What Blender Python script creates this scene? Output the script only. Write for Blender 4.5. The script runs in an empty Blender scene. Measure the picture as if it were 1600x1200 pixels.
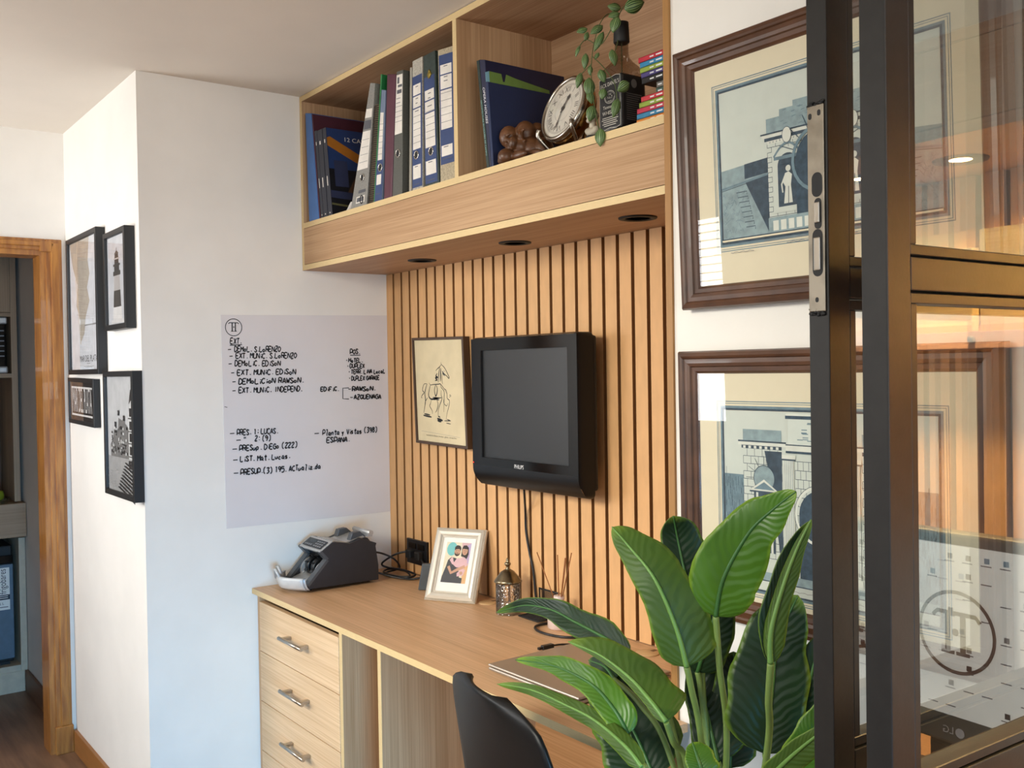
import bpy, bmesh, math, random
from mathutils import Vector, Matrix, Euler
random.seed(7)
S = bpy.context.scene
COL = S.collection

# ------------------------------------------------------------------ camera
CF, CYAW, CPIT, CROL = 1532.97, 0.931025, -0.014841, -0.015877      # focal length in pixels of a 1600 px wide frame
CC = Vector((3.2131, -1.8398, 1.5015))
_d = Vector((-math.sin(CYAW)*math.cos(CPIT), math.cos(CYAW)*math.cos(CPIT), math.sin(CPIT)))
_r = _d.cross(Vector((0, 0, 1))).normalized()
_u = _r.cross(_d)
_cr, _sr = math.cos(CROL), math.sin(CROL)
CR, CU = _cr*_r + _sr*_u, -_sr*_r + _cr*_u
cd = bpy.data.cameras.new('camera')
cd.sensor_width = 36; cd.lens = CF*36/1600; cd.clip_start = 0.02
cam = bpy.data.objects.new('camera', cd)
cam.matrix_world = Matrix(((CR.x, CU.x, -_d.x, CC.x), (CR.y, CU.y, -_d.y, CC.y), (CR.z, CU.z, -_d.z, CC.z), (0, 0, 0, 1)))
COL.objects.link(cam); S.camera = cam

# ------------------------------------------------------------------ world, lights, exposure
w = bpy.data.worlds.new('daylight'); S.world = w; w.use_nodes = True
bg = w.node_tree.nodes['Background']; bg.inputs[0].default_value = (0.95, 0.97, 1.0, 1); bg.inputs[1].default_value = 0.80
S.view_settings.view_transform = 'Standard'; S.view_settings.look = 'None'
S.view_settings.gamma = 1; S.view_settings.use_curve_mapping = False
S.view_settings.exposure = 0.0
S.cycles.use_denoising = True
S.cycles.max_bounces = 10; S.cycles.transparent_max_bounces = 24
S.cycles.sample_clamp_indirect = 6

def area(name, loc, target, sx, sy, power, col, spread=180):
    l = bpy.data.lights.new(name, 'AREA'); l.shape = 'RECTANGLE'; l.size = sx; l.size_y = sy; l.energy = power; l.color = col; l.spread = math.radians(spread)
    o = bpy.data.objects.new(name, l); o.location = loc
    o.rotation_euler = (Vector(target)-Vector(loc)).to_track_quat('-Z', 'Y').to_euler(); COL.objects.link(o); return o
area('window_daylight', (-0.62, -2.98, 1.60), (-0.42, 0, 1.45), 1.0, 1.2, 70, (0.97, 0.985, 1.0))
area('front_fill', (1.5, -3.4, 2.25), (0.95, -0.35, 0.72), 1.6, 0.7, 26, (1.0, 0.97, 0.86), 74)  # added fill aimed low at the desk; no window built there
area('side_fill', (4.6, -1.65, 1.75), (0.0, -0.62, 2.10), 1.1, 0.9, 3.0, (1.0, 0.98, 0.95), 46)  # added unseen fill brightening the upper part of the white wall
area('side_blue_fill', (4.4, -1.9, 0.55), (0.0, -0.75, 0.10), 1.0, 1.0, 11.5, (0.16, 0.56, 1.0), 52)  # added blue fill tinting the low white wall; its source is unseen

# ------------------------------------------------------------------ helpers
def ray(px, py):
    v = _d + CR*((px-800)/CF) - CU*((py-600)/CF)
    return v.normalized()
def at(px, py, ax, val):                       # where the sight line through a photo pixel meets the plane axis = val
    v = ray(px, py); t = (val-CC['xyz'.index(ax)])/v['xyz'.index(ax)]
    return CC + v*t
def far(px, py, dist): return CC + ray(px, py)*dist
def on_plane(px, py, o, n):
    v = ray(px, py); return CC + v*((o-CC).dot(n)/v.dot(n))

def lin(c):
    f = lambda x: x/12.92 if x <= 0.04045 else ((x+0.055)/1.055)**2.4
    if isinstance(c, str):
        c = c.lstrip('#'); c = [int(c[i:i+2], 16)/255 for i in (0, 2, 4)]
    return (f(c[0]), f(c[1]), f(c[2]), 1)

MATS = {}
def mat(name, col, rough=0.5, metal=0.0, var=0.06, scale=30, bump=0.0, spec=0.5, stretch=None, col2=None, coat=0.0, emit=None, bscale=None, detail=4):
    """principled material with a noise-driven colour variation, optionally stretched into a grain"""
    if name in MATS: return MATS[name]
    m = bpy.data.materials.new(name); m.use_nodes = True; nt = m.node_tree; N = nt.nodes; L = nt.links
    b = N['Principled BSDF']; b.inputs['Roughness'].default_value = rough; b.inputs['Metallic'].default_value = metal
    b.inputs['Specular IOR Level'].default_value = spec; b.inputs['Coat Weight'].default_value = coat
    tc = N.new('ShaderNodeTexCoord'); mp = N.new('ShaderNodeMapping'); L.new(tc.outputs['Object'], mp.inputs[0])
    mp.inputs['Scale'].default_value = stretch or (1, 1, 1)
    nz = N.new('ShaderNodeTexNoise'); nz.inputs['Scale'].default_value = scale; nz.inputs['Detail'].default_value = detail
    L.new(mp.outputs[0], nz.inputs[0])
    rp = N.new('ShaderNodeValToRGB'); c = lin(col)
    c2 = lin(col2) if col2 else tuple(x*(1-var*2) for x in c[:3])+(1,)
    rp.color_ramp.elements[0].position = 0.35; rp.color_ramp.elements[1].position = 0.65
    rp.color_ramp.elements[0].color = c2; rp.color_ramp.elements[1].color = c
    L.new(nz.outputs['Fac'], rp.inputs[0]); L.new(rp.outputs[0], b.inputs['Base Color'])
    if bump:
        bn = N.new('ShaderNodeBump'); bn.inputs['Strength'].default_value = bump; bn.inputs['Distance'].default_value = 0.002
        if bscale:
            n2 = N.new('ShaderNodeTexNoise'); n2.inputs['Scale'].default_value = bscale; L.new(mp.outputs[0], n2.inputs[0]); L.new(n2.outputs['Fac'], bn.inputs['Height'])
        else: L.new(nz.outputs['Fac'], bn.inputs['Height'])
        L.new(bn.outputs[0], b.inputs['Normal'])
    if emit: b.inputs['Emission Color'].default_value = lin(emit[0]); b.inputs['Emission Strength'].default_value = emit[1]
    MATS[name] = m; return m
def oak(name, col, col2, axis, rough=0.5):
    """laminate with fine straight grain along one axis plus broad soft figure"""
    if name in MATS: return MATS[name]
    m = bpy.data.materials.new(name); m.use_nodes = True; nt = m.node_tree; N = nt.nodes; L = nt.links
    b = N['Principled BSDF']; b.inputs['Roughness'].default_value = rough; b.inputs['Specular IOR Level'].default_value = 0.35
    tc = N.new('ShaderNodeTexCoord')
    def layer(along, across, det):
        mp = N.new('ShaderNodeMapping'); L.new(tc.outputs['Object'], mp.inputs[0])
        s = [across]*3; s['xyz'.index(axis)] = along; mp.inputs['Scale'].default_value = s
        nz = N.new('ShaderNodeTexNoise'); nz.inputs['Scale'].default_value = 1; nz.inputs['Detail'].default_value = det; L.new(mp.outputs[0], nz.inputs[0]); return nz
    f, g = layer(3.0, 260, 2), layer(1.1, 26, 3)
    mx = N.new('ShaderNodeMix'); mx.data_type = 'FLOAT'; mx.inputs[0].default_value = 0.45
    L.new(f.outputs['Fac'], mx.inputs[2]); L.new(g.outputs['Fac'], mx.inputs[3])
    rp = N.new('ShaderNodeValToRGB'); rp.color_ramp.elements[0].position = 0.36; rp.color_ramp.elements[1].position = 0.62
    rp.color_ramp.elements[0].color = lin(col2); rp.color_ramp.elements[1].color = lin(col)
    L.new(mx.outputs[0], rp.inputs[0]); L.new(rp.outputs[0], b.inputs['Base Color'])
    bn = N.new('ShaderNodeBump'); bn.inputs['Strength'].default_value = 0.12; bn.inputs['Distance'].default_value = 0.001
    L.new(f.outputs['Fac'], bn.inputs['Height']); L.new(bn.outputs[0], b.inputs['Normal'])
    MATS[name] = m; return m
def pane_mat(name, tint=(1, 1, 1), ior=1.5, gain=1.0, rough=0.0):
    """thin clear pane: straight-through light plus a Fresnel mirror reflection"""
    if name in MATS: return MATS[name]
    m = bpy.data.materials.new(name); m.use_nodes = True; nt = m.node_tree; N = nt.nodes; L = nt.links
    N.remove(N['Principled BSDF']); out = N['Material Output']
    t = N.new('ShaderNodeBsdfTransparent'); t.inputs[0].default_value = (*tint, 1)
    g = N.new('ShaderNodeBsdfGlossy'); g.inputs['Roughness'].default_value = rough; g.inputs[0].default_value = (1, 1, 1, 1)
    fr = N.new('ShaderNodeFresnel'); ge = N.new('ShaderNodeNewGeometry'); mr = N.new('ShaderNodeMapRange')
    mr.inputs[3].default_value = ior; mr.inputs[4].default_value = 1/ior; L.new(ge.outputs['Backfacing'], mr.inputs[0]); L.new(mr.outputs[0], fr.inputs[0])   # same strength from both sides
    ml = N.new('ShaderNodeMath'); ml.operation = 'MULTIPLY'; ml.inputs[1].default_value = gain; ml.use_clamp = True
    L.new(fr.outputs[0], ml.inputs[0])
    mx = N.new('ShaderNodeMixShader'); L.new(ml.outputs[0], mx.inputs[0]); L.new(t.outputs[0], mx.inputs[1]); L.new(g.outputs[0], mx.inputs[2])
    L.new(mx.outputs[0], out.inputs[0]); MATS[name] = m; return m

class B:
    """collects shapes into one bmesh"""
    def __init__(s): s.bm = bmesh.new(); s.uv = None
    def face(s, vs, mi=0, smooth=False):
        try: f = s.bm.faces.new(vs)
        except ValueError: return None
        f.material_index = mi; f.smooth = smooth; return f
    def merge(s, t, mi=0, M=None, smooth=None):
        mp = {}
        for v in t.verts: mp[v] = s.bm.verts.new(M @ v.co if M else v.co)
        for f in t.faces:
            g = s.face([mp[v] for v in f.verts], mi, f.smooth if smooth is None else smooth)
        t.free(); return s
    def box(s, x0, y0, z0, x1, y1, z1, mi=0, bev=0, M=None, seg=2):
        t = bmesh.new(); bmesh.ops.create_cube(t, size=1)
        for v in t.verts: v.co = Vector(((x0+x1)/2+v.co.x*(x1-x0), (y0+y1)/2+v.co.y*(y1-y0), (z0+z1)/2+v.co.z*(z1-z0)))
        if bev: bmesh.ops.bevel(t, geom=list(t.edges), offset=bev, segments=seg, affect='EDGES', profile=0.5)
        return s.merge(t, mi, M)
    def hexa(s, f4, b4, mi=0, bev=0, mif=None):        # eight corners: front TL TR BR BL, back the same; mif: other material on the front
        t = bmesh.new(); a = [t.verts.new(p) for p in f4]; b = [t.verts.new(p) for p in b4]
        fs = [t.faces.new(a[::-1]), t.faces.new(b)]
        for i in range(4): j = (i+1) % 4; fs.append(t.faces.new((a[i], a[j], b[j], b[i])))
        bmesh.ops.recalc_face_normals(t, faces=t.faces)
        if bev: bmesh.ops.bevel(t, geom=list(t.edges), offset=bev, segments=2, affect='EDGES', profile=0.5)
        elif mif is not None: 
            mp = [s.bm.verts.new(v.co) for v in t.verts]; t.verts.index_update()
            for k, f in enumerate(t.faces): s.face([mp[v.index] for v in f.verts], mif if k == 0 else mi)
            t.free(); return s
        return s.merge(t, mi)
    def prism(s, pts, depth, mi=0, bev=0, smooth=False):  # closed outline (3D, planar) extruded by a vector
        t = bmesh.new(); d = Vector(depth); a = [t.verts.new(p) for p in pts]; b = [t.verts.new(Vector(p)+d) for p in pts]
        t.faces.new(a); t.faces.new(b[::-1]); n = len(a)
        for i in range(n): f = t.faces.new((a[i], b[i], b[(i+1) % n], a[(i+1) % n])); f.smooth = smooth
        bmesh.ops.recalc_face_normals(t, faces=t.faces)
        if bev: bmesh.ops.bevel(t, geom=list(t.edges), offset=bev, segments=2, affect='EDGES', profile=0.5)
        return s.merge(t, mi)
    def tube(s, pts, r, n=10, mi=0, caps=True, closed=False):
        pts = [Vector(p) for p in pts]; rs = r if isinstance(r, (list, tuple)) else [r]*len(pts); rings = []; up = None; m = len(pts)
        for i, p in enumerate(pts):
            tg = ((pts[(i+1) % m] if closed or i < m-1 else p)-(pts[i-1] if closed or i > 0 else p)).normalized()
            if up is None: up = tg.orthogonal().normalized()
            up = (up-tg*up.dot(tg)).normalized(); sd = tg.cross(up)
            rings.append([s.bm.verts.new(p+(up*math.cos(a)+sd*math.sin(a))*rs[i]) for a in [2*math.pi*k/n for k in range(n)]])
        for i in range(m if closed else m-1):
            A, Bq = rings[i], rings[(i+1) % m]
            for k in range(n): s.face((A[k], A[(k+1) % n], Bq[(k+1) % n], Bq[k]), mi, True)
        if caps and not closed: s.face(rings[0][::-1], mi); s.face(rings[-1], mi)
        return s
    def lathe(s, prof, c=(0, 0, 0), n=32, mi=0, axis='z', M=None, smooth=True, a0=0, caps=True):
        rings = []; c = Vector(c)
        for (r, h) in prof:
            ring = []
            for k in range(n):
                a = a0+2*math.pi*k/n; p = Vector((r*math.cos(a), r*math.sin(a), h))
                if axis == 'y': p = Vector((p.x, p.z, p.y))
                if axis == 'x': p = Vector((p.z, p.x, p.y))
                p = p+c
                ring.append(s.bm.verts.new(M @ p if M else p))
            rings.append(ring)
        for i in range(len(rings)-1):
            for k in range(n): s.face((rings[i][k], rings[i][(k+1) % n], rings[i+1][(k+1) % n], rings[i+1][k]), mi, smooth)
        if caps: s.face(rings[0][::-1], mi); s.face(rings[-1], mi)
        return s
    def ball(s, c, r, mi=0, sub=3, M=None):
        t = bmesh.new(); bmesh.ops.create_icosphere(t, subdivisions=sub, radius=1); r = Vector(r) if not isinstance(r, (int, float)) else Vector((r, r, r))
        for v in t.verts: v.co = Vector((v.co.x*r.x, v.co.y*r.y, v.co.z*r.z))+Vector(c)
        for f in t.faces: f.smooth = True
        return s.merge(t, mi, M)
    def grid(s, rows, mi=0, smooth=True, uv=True):
        vs = [[s.bm.verts.new(p) for p in r] for r in rows]
        if uv and s.uv is None: s.uv = s.bm.loops.layers.uv.verify()
        nr, nc = len(rows), len(rows[0])
        for i in range(nr-1):
            for j in range(nc-1):
                f = s.face((vs[i][j], vs[i][j+1], vs[i+1][j+1], vs[i+1][j]), mi, smooth)
                if f and uv:
                    for lp, (a, b) in zip(f.loops, ((i, j), (i, j+1), (i+1, j+1), (i+1, j))): lp[s.uv].uv = (a/(nr-1), b/(nc-1))
        return s

WM = {}                                           # world matrix of each parent
def empty(name, loc=(0, 0, 0), rot=(0, 0, 0)):
    o = bpy.data.objects.new(name, None); o.empty_display_size = 0.05; o.location = loc; o.rotation_euler = rot; COL.objects.link(o)
    WM[o] = Matrix.Translation(Vector(loc)) @ Euler(rot).to_matrix().to_4x4(); return o
def tag(o, label=None, cat=None, group=None, kind=None):
    if label: o['label'] = label
    if cat: o['category'] = cat
    if group: o['group'] = group
    if kind: o['kind'] = kind
    return o
def thing(name, label, cat, loc=(0, 0, 0), rot=(0, 0, 0), group=None): return tag(empty(name, loc, rot), label, cat, group)
def obj(name, b, mats, parent=None, local=False, label=None, origin=None, solid=None):
    """links the collected shapes as ONE mesh object; shapes are in world space unless local"""
    bm = b.bm
    bmesh.ops.recalc_face_normals(bm, faces=bm.faces) if b.uv is None else None
    o = bpy.data.objects.new(name, bpy.data.meshes.new(name))
    if parent is not None:
        M = WM[parent]
        if not local: bm.transform(M.inverted())
        o.parent = parent; WM[o] = M
    else:
        if origin is None:
            lo = [min(v.co[i] for v in bm.verts) for i in range(3)]; hi = [max(v.co[i] for v in bm.verts) for i in range(3)]
            origin = ((lo[0]+hi[0])/2, (lo[1]+hi[1])/2, lo[2])
        bm.transform(Matrix.Translation(-Vector(origin))); o.location = origin; WM[o] = Matrix.Translation(Vector(origin))
    bm.to_mesh(o.data); bm.free()
    for m in (mats if isinstance(mats, (list, tuple)) else [mats]): o.data.materials.append(m)
    if solid:
        md = o.modifiers.new('thickness', 'SOLIDIFY'); md.thickness = solid; md.offset = 0
    COL.objects.link(o)
    if label: o['label'] = label
    return o
def struct(name, b, m, parent=None):
    o = obj(name, b, m, parent, origin=(0, 0, 0) if parent is None else None)
    if parent is None: o['kind'] = 'structure'
    return o
def text_bm(body, size, mat4, b, mi=0, extrude=0.0, align='CENTER', width=None):
    """letters as flat mesh, put by a matrix (x right, y up); width squeezes the line to that length"""
    cu = bpy.data.curves.new('t', 'FONT'); cu.body = body; cu.size = size; cu.align_x = align; cu.align_y = 'CENTER'; cu.resolution_u = 3; cu.extrude = extrude
    o = bpy.data.objects.new('t', cu); COL.objects.link(o)
    dg = bpy.context.evaluated_depsgraph_get(); dg.update(); me = o.evaluated_get(dg).to_mesh()
    sx = 1.0
    if width and len(me.vertices):
        xs = [v.co.x for v in me.vertices]; sx = width/max(1e-6, max(xs)-min(xs))
    vs = [b.bm.verts.new(mat4 @ Vector((v.co.x*sx, v.co.y, v.co.z))) for v in me.vertices]
    for p in me.polygons: b.face([vs[i] for i in p.vertices], mi)
    o.evaluated_get(dg).to_mesh_clear(); COL.objects.unlink(o); bpy.data.objects.remove(o); bpy.data.curves.remove(cu)

class Art(B):
    """flat print on a plane: filled shapes, strokes and letters, each a hair above the last. U right, V up, N outwards"""
    def __init__(s, O, U, V, N=None):
        super().__init__(); s.O, s.U, s.V = Vector(O), Vector(U).normalized(), Vector(V).normalized()
        s.N = s.U.cross(s.V).normalized(); s.lay = 0.0004
    def p(s, uv): return s.O+s.U*uv[0]+s.V*uv[1]+s.N*s.lay
    def px(s, x, y):
        q = on_plane(x, y, s.O, s.N)-s.O; return (q.dot(s.U), q.dot(s.V))
    def poly(s, pts, mi, step=True):
        s.face([s.bm.verts.new(s.p(q)) for q in pts], mi)
        if step: s.lay += 0.00004
        return s
    def rect(s, u0, v0, u1, v1, mi): return s.poly(((u0, v0), (u1, v0), (u1, v1), (u0, v1)), mi)
    def line(s, pts, wd, mi, step=True):
        m = len(pts)
        L, R = [], []
        for i in range(m):
            a = pts[max(0, i-1)]; c = pts[min(m-1, i+1)]; dx, dy = c[0]-a[0], c[1]-a[1]; l = math.hypot(dx, dy) or 1; nx, ny = -dy/l, dx/l
            wv = wd[i] if isinstance(wd, (list, tuple)) else wd
            L.append(s.bm.verts.new(s.p((pts[i][0]+nx*wv/2, pts[i][1]+ny*wv/2)))); R.append(s.bm.verts.new(s.p((pts[i][0]-nx*wv/2, pts[i][1]-ny*wv/2))))
        for i in range(m-1): s.face((L[i], R[i], R[i+1], L[i+1]), mi)
        if step: s.lay += 0.00002
        return s
    def circ(s, c, r, mi, wd=None, n=28, ry=None):
        ry = ry or r; pts = [(c[0]+r*math.cos(2*math.pi*k/n), c[1]+ry*math.sin(2*math.pi*k/n)) for k in range(n)]
        return s.poly(pts, mi) if wd is None else s.line(pts+[pts[0], pts[1]], wd, mi)
    def text(s, body, uv, size, mi, align='CENTER', width=None, rot=0):
        M = Matrix((( s.U.x, s.V.x, s.N.x, 0), (s.U.y, s.V.y, s.N.y, 0), (s.U.z, s.V.z, s.N.z, 0), (0, 0, 0, 1))).to_4x4()
        M = Matrix.Translation(s.p(uv)) @ M @ Matrix.Rotation(rot, 4, 'Z'); text_bm(body, size, M, s, mi, 0, align, width); s.lay += 0.00004; return s

def spline(pts, n=8):
    """Catmull-Rom through points"""
    P = [Vector(p) for p in pts]; out = []
    for i in range(len(P)-1):
        a, b, c, d = P[max(0, i-1)], P[i], P[i+1], P[min(len(P)-1, i+2)]
        for k in range(n):
            t = k/n; out.append(0.5*((2*b)+(c-a)*t+(2*a-5*b+4*c-d)*t*t+(3*b-a-3*c+d)*t**3))
    return out+[P[-1]]

# stroke alphabet for marker handwriting, on a 4 x 6 grid
GL = {'A': '00 26 40|12 32', 'B': '00 06 36 45 33 03|33 41 30 00', 'C': '45 26 04 02 20 41', 'D': '00 06 26 44 42 20 00', 'E': '46 06 00 40|03 33', 'F': '46 06 00|03 33',
 'G': '45 26 04 02 20 41 43 23', 'H': '06 00|46 40|03 43', 'I': '26 20', 'J': '36 31 10 01', 'L': '06 00 40', 'M': '00 06 23 46 40', 'N': '00 06 40 46', 'O': '26 04 02 20 42 44 26',
 'P': '00 06 36 45 43 32 02', 'Q': '26 04 02 20 42 44 26|22 50', 'R': '00 06 36 45 43 33 03|23 40', 'S': '45 26 05 14 32 41 20 01', 'T': '06 46|26 20', 'U': '06 01 20 41 46', 'V': '06 20 46',
 'W': '06 10 24 30 46', 'X': '06 40|00 46', 'Y': '06 23 46|23 20', 'Z': '06 46 00 40|13 33', 'a': '33 13 01 10 31 33 30 40', 'c': '33 13 01 10 30', 'd': '33 13 01 10 31 36 30', 'e': '02 32 23 13 01 10 30',
 'g': '33 13 02 11 32 33 3a 1b', 'i': '23 20|25 24', 'l': '16 36 20 30' , 'n': '03 00|02 13 33 30', 'o': '23 02 01 20 31 32 23', 'r': '03 00|02 13 33', 's': '33 13 02 31 20 00', 't': '26 20 30|04 44',
 'u': '03 01 10 31 33 30', 'v': '03 20 43', 'y': '03 11 33|33 1b', 'z': '03 33 00 40', 'm': '03 00|02 13 23 20|23 33 43 40', 'p': '03 0b|03 23 32 20 00', 'b': '06 00 30 33 03', 'h': '06 00|03 33 30', 'q': '33 13 01 10 31 33 3b',
 '0': '26 04 02 20 42 44 26', '1': '15 26 20', '2': '05 26 45 00 40', '3': '06 46 23 42 20 00', '4': '30 36 02 42', '5': '46 06 04 34 42 30 00', '7': '06 46 10', '8': '26 05 42 20 02 45 26', '9': '44 26 05 13 44 20',
 '.': '20 21', '-': '03 43', '(': '37 15 11 3a', ')': '17 35 31 1a', '/': '00 46', ':': '21 22|24 25', '"': '16 14|36 34', '~': '07 18 27 38'}
def hand(art, body, uv, size, mi, pen, slope=0.0, rnd=None):
    rnd = rnd or random; x = 0; k = size/6
    for ch in body:
        if ch == ' ': x += 3.4; continue
        g = GL.get(ch, GL['o']); jx, jy = rnd.uniform(-.25, .25), rnd.uniform(-.4, .4)
        for st in g.split('|'):
            pts = []
            for q in st.split():
                gy = {'a': -1, 'b': -2}.get(q[1]); gy = int(q[1]) if gy is None else gy
                gx = int(q[0])
                px, py = x+gx+gy*0.10+jx+rnd.uniform(-.16, .16), gy+jy+rnd.uniform(-.2, .2)
                pts.append((uv[0]+px*k, uv[1]+py*k+px*k*slope))
            sm = [(v.x, v.y) for v in spline([(a, b, 0) for a, b in pts], 3)] if len(pts) > 2 else pts
            art.line(sm, pen, mi, step=False)
        x += 3.6 if ch in '.:i' else 5.2
    art.lay += 0.00003
# ------------------------------------------------------------------ materials
white = mat('white_plaster', '#f1ece4', 0.85, var=0.02, scale=6, bump=0.08, bscale=160)
ceilm = mat('ceiling_paint', '#e8dfd3', 0.9, var=0.02, scale=4)
oakx = oak('light_oak_along_x', '#bd9876', '#a37c5b', 'x'); oakz = oak('light_oak_upright', '#cba57f', '#b08963', 'z'); oaky = oak('light_oak_along_y', '#b8926c', '#9c7652', 'y')
oakfront = oak('pale_oak_front', '#bd9974', '#a47e59', 'x'); band = mat('oak_edge_band', '#d9bd8a', 0.45, var=0.05, scale=60, stretch=(1, 20, 20))
mdf = mat('tan_fibreboard', '#d9a873', 0.6, var=0.05, scale=40, stretch=(1, 1, 0.3)); mdfshade = mat('fibreboard_side_shade', '#9b6a3a', 0.75, var=0.05, scale=60); mdfdark = mat('slat_backing', '#6a421f', 0.7)  # slat sides and backing darkened to put gap shade into the colour
pine = mat('honey_pine', '#b57a35', 0.4, scale=9, stretch=(6, 6, 0.7), col2='#8e5620', coat=0.3)
darkfloor = mat('brown_floorboards', '#8b6a50', 0.45, scale=5, stretch=(0.6, 6, 1), col2='#6d503b')
black = mat('black_plastic', '#17171a', 0.35); blackm = mat('matt_black', '#141415', 0.6); gloss = mat('piano_black', '#0a0a0b', 0.10, spec=.35)
steel = mat('brushed_steel', '#b9b2a8', 0.3, 1.0, scale=80, stretch=(1, 1, 12)); silver = mat('silver_plastic', '#c3c2c0', 0.35, 0.5, var=0.03)
chrome = mat('polished_metal', '#d8d4cc', 0.12, 1.0, var=0.02)
paper = mat('white_paper', '#f1eee8', 0.8, var=0.01); ink = mat('black_ink', '#1c1b1c', 0.6, var=0.02)
glass = pane_mat('clear_glass')

# ------------------------------------------------------------------ room
struct('floor', B().box(-4.2, -4.4, -0.06, 4.8, 0.3, 0), darkfloor)
struct('ceiling', B().box(-4.2, -4.4, 2.47, 4.8, 0.3, 2.55), ceilm)
struct('wall_left', B().box(-2.6, -0.918, 0, 0, 0.14, 2.47), white)                 # solid pier: its two faces carry the film sheet and the small pictures
struct('wall_back', B().box(0, 0.0, 0, 4.8, 0.14, 2.47), white)
struct('wall_pier', B().box(1.787, -0.357, 0, 2.705, -0.0, 2.47), white)              # stands flush with the shelf front between the two niches
DO0, DO1, DZ = -1.80, -0.995, 2.0
struct('wall_door', B().box(-1.12, -2.8, 0, -1.0, DO0, 2.47).box(-1.12, DO0, DZ, -1.0, DO1, 2.47).box(-1.12, DO1, 0, -1.0, -0.918, 2.47), white)
struct('wall_hall', B().box(-2.7, -2.8, 0, -2.58, -0.9, 2.47), white)
WX0, WX1, WZ0, WZ1 = -0.99, -0.17, 1.12, 2.15
struct('wall_window', B().box(-2.7, -2.92, 0, WX0, -2.8, 2.47).box(WX0, -2.92, 0, WX1, -2.8, WZ0).box(WX0, -2.92, WZ1, WX1, -2.8, 2.47).box(WX1, -2.92, 0, 1.0, -2.8, 2.47), white)
wf = empty('window_1'); wf['kind'] = 'structure'
alu = mat('white_aluminium', '#e8e8e8', 0.4)
f = B(); 
for a in ((WX0, WZ0, WX1, WZ0+.04), (WX0, WZ1-.04, WX1, WZ1), (WX0, WZ0, WX0+.04, WZ1), (WX1-.04, WZ0, WX1, WZ1), (-.60, WZ0, -.56, WZ1)): f.box(a[0], -2.9, a[1], a[2], -2.85, a[3])
struct('window_frame', f, alu, wf)
f = B()
for k in range(9): f.box(WX0+.02, -2.845, WZ1-.08-.042*k, WX1-.02, -2.81, WZ1-.077-.042*k)
f.box(WX0+.02, -2.845, WZ1-.05, WX1-.02, -2.81, WZ1-.02)
struct('blind', f, alu, wf)
# door opening on the left with its pine casing
dr = empty('door_1', (-1.0, -1.4, 0)); dr['kind'] = 'structure'
f = B()
for y0, y1 in ((DO1, DO1+.06), (DO0-.06, DO0)):
    f.box(-1.0, y0, 0, -0.988, y1, DZ+.045, bev=.003); f.box(-1.0, y0+.018, .11, -0.980, y1-.012, DZ+.03, bev=.004); f.box(-1.002, y0-.004, 0, -0.977, y1+.003, .11, bev=.003)
f.box(-1.0, DO1-.022, DZ-.006, -0.9795, DO1+.021, DZ+.036, bev=.002); f.box(-1.0, DO0, DZ, -0.988, DO1, DZ+.045, bev=.003); f.box(-1.0, DO0, DZ+.014, -0.980, DO1+.03, DZ+.034, bev=.004)
struct('casing', f, pine, dr)
f = B().box(-1.125, DO1-.02, 0, -0.996, DO1, DZ).box(-1.125, DO0, 0, -0.996, DO0+.02, DZ).box(-1.125, DO0+.0202, DZ-.02, -0.9965, DO1-.0202, DZ)
struct('jamb', f, pine, dr)
skirt = mat('brown_skirting', '#7a5236', 0.5, scale=10, stretch=(1, 1, 8)); pskirt = mat('honey_skirting', '#a06a35', 0.45, scale=10, stretch=(1, 6, 6))
struct('baseboard_left', B().box(-0.985, -0.932, 0, 0.0, -0.918, .085, bev=.002), pskirt)
struct('baseboard_hall', B().box(-1.945, -0.934, 0, -1.125, -0.92, .10, bev=.002), skirt)
struct('trim_1', B().box(1.770, -0.363, 0, 1.7868, -0.0, 2.47), mat('oak_end_board', '#a97a42', 0.5, scale=12, stretch=(20, 20, 1)))   # end board closing the niche

# ------------------------------------------------------------------ overhead shelf
SF, SZ0, SZ1, SB = -0.361, 1.861, 2.468, -0.03
t = thing('overhead_shelf', 'long light oak overhead shelf unit holding binders, books and a clock above the slatted wall', 'shelf', (0.885, -0.18, SZ0))
def board(name, x0, y0, z0, x1, y1, z1, m, edge=band, ed=0.0012):
    """panel with a pale edge band on its front"""
    b = B().box(x0, y0+ed, z0, x1, y1, z1, 0).box(x0, y0, z0, x1, y0+ed, z1, 1); return obj(name, b, [m, edge], t)
board('top_panel', 0.002, SF, 2.45, 1.768, SB, SZ1, oakx)
board('side_panel', 0.002, SF+.0003, SZ0, 0.018, SB, 2.45, oakz)
board('divider', 0.980, SF+.0003, 2.025, 0.998, SB, 2.45, oakz)
board('shelf_board', 0.018, SF, 2.007, 1.768, SB, 2.025, oakx)
obj('fascia_panel', B().box(0.018, SF, 1.8805, 1.768, SF+.018, 2.0055), oakfront, t)
board('bottom_panel', 0.0182, SF, SZ0, 1.768, -0.002, 1.879, oakx)
obj('back_panel', B().box(0.018, SB, 1.879, 1.768, SB+.008, 2.45), oakx, t)

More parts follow.
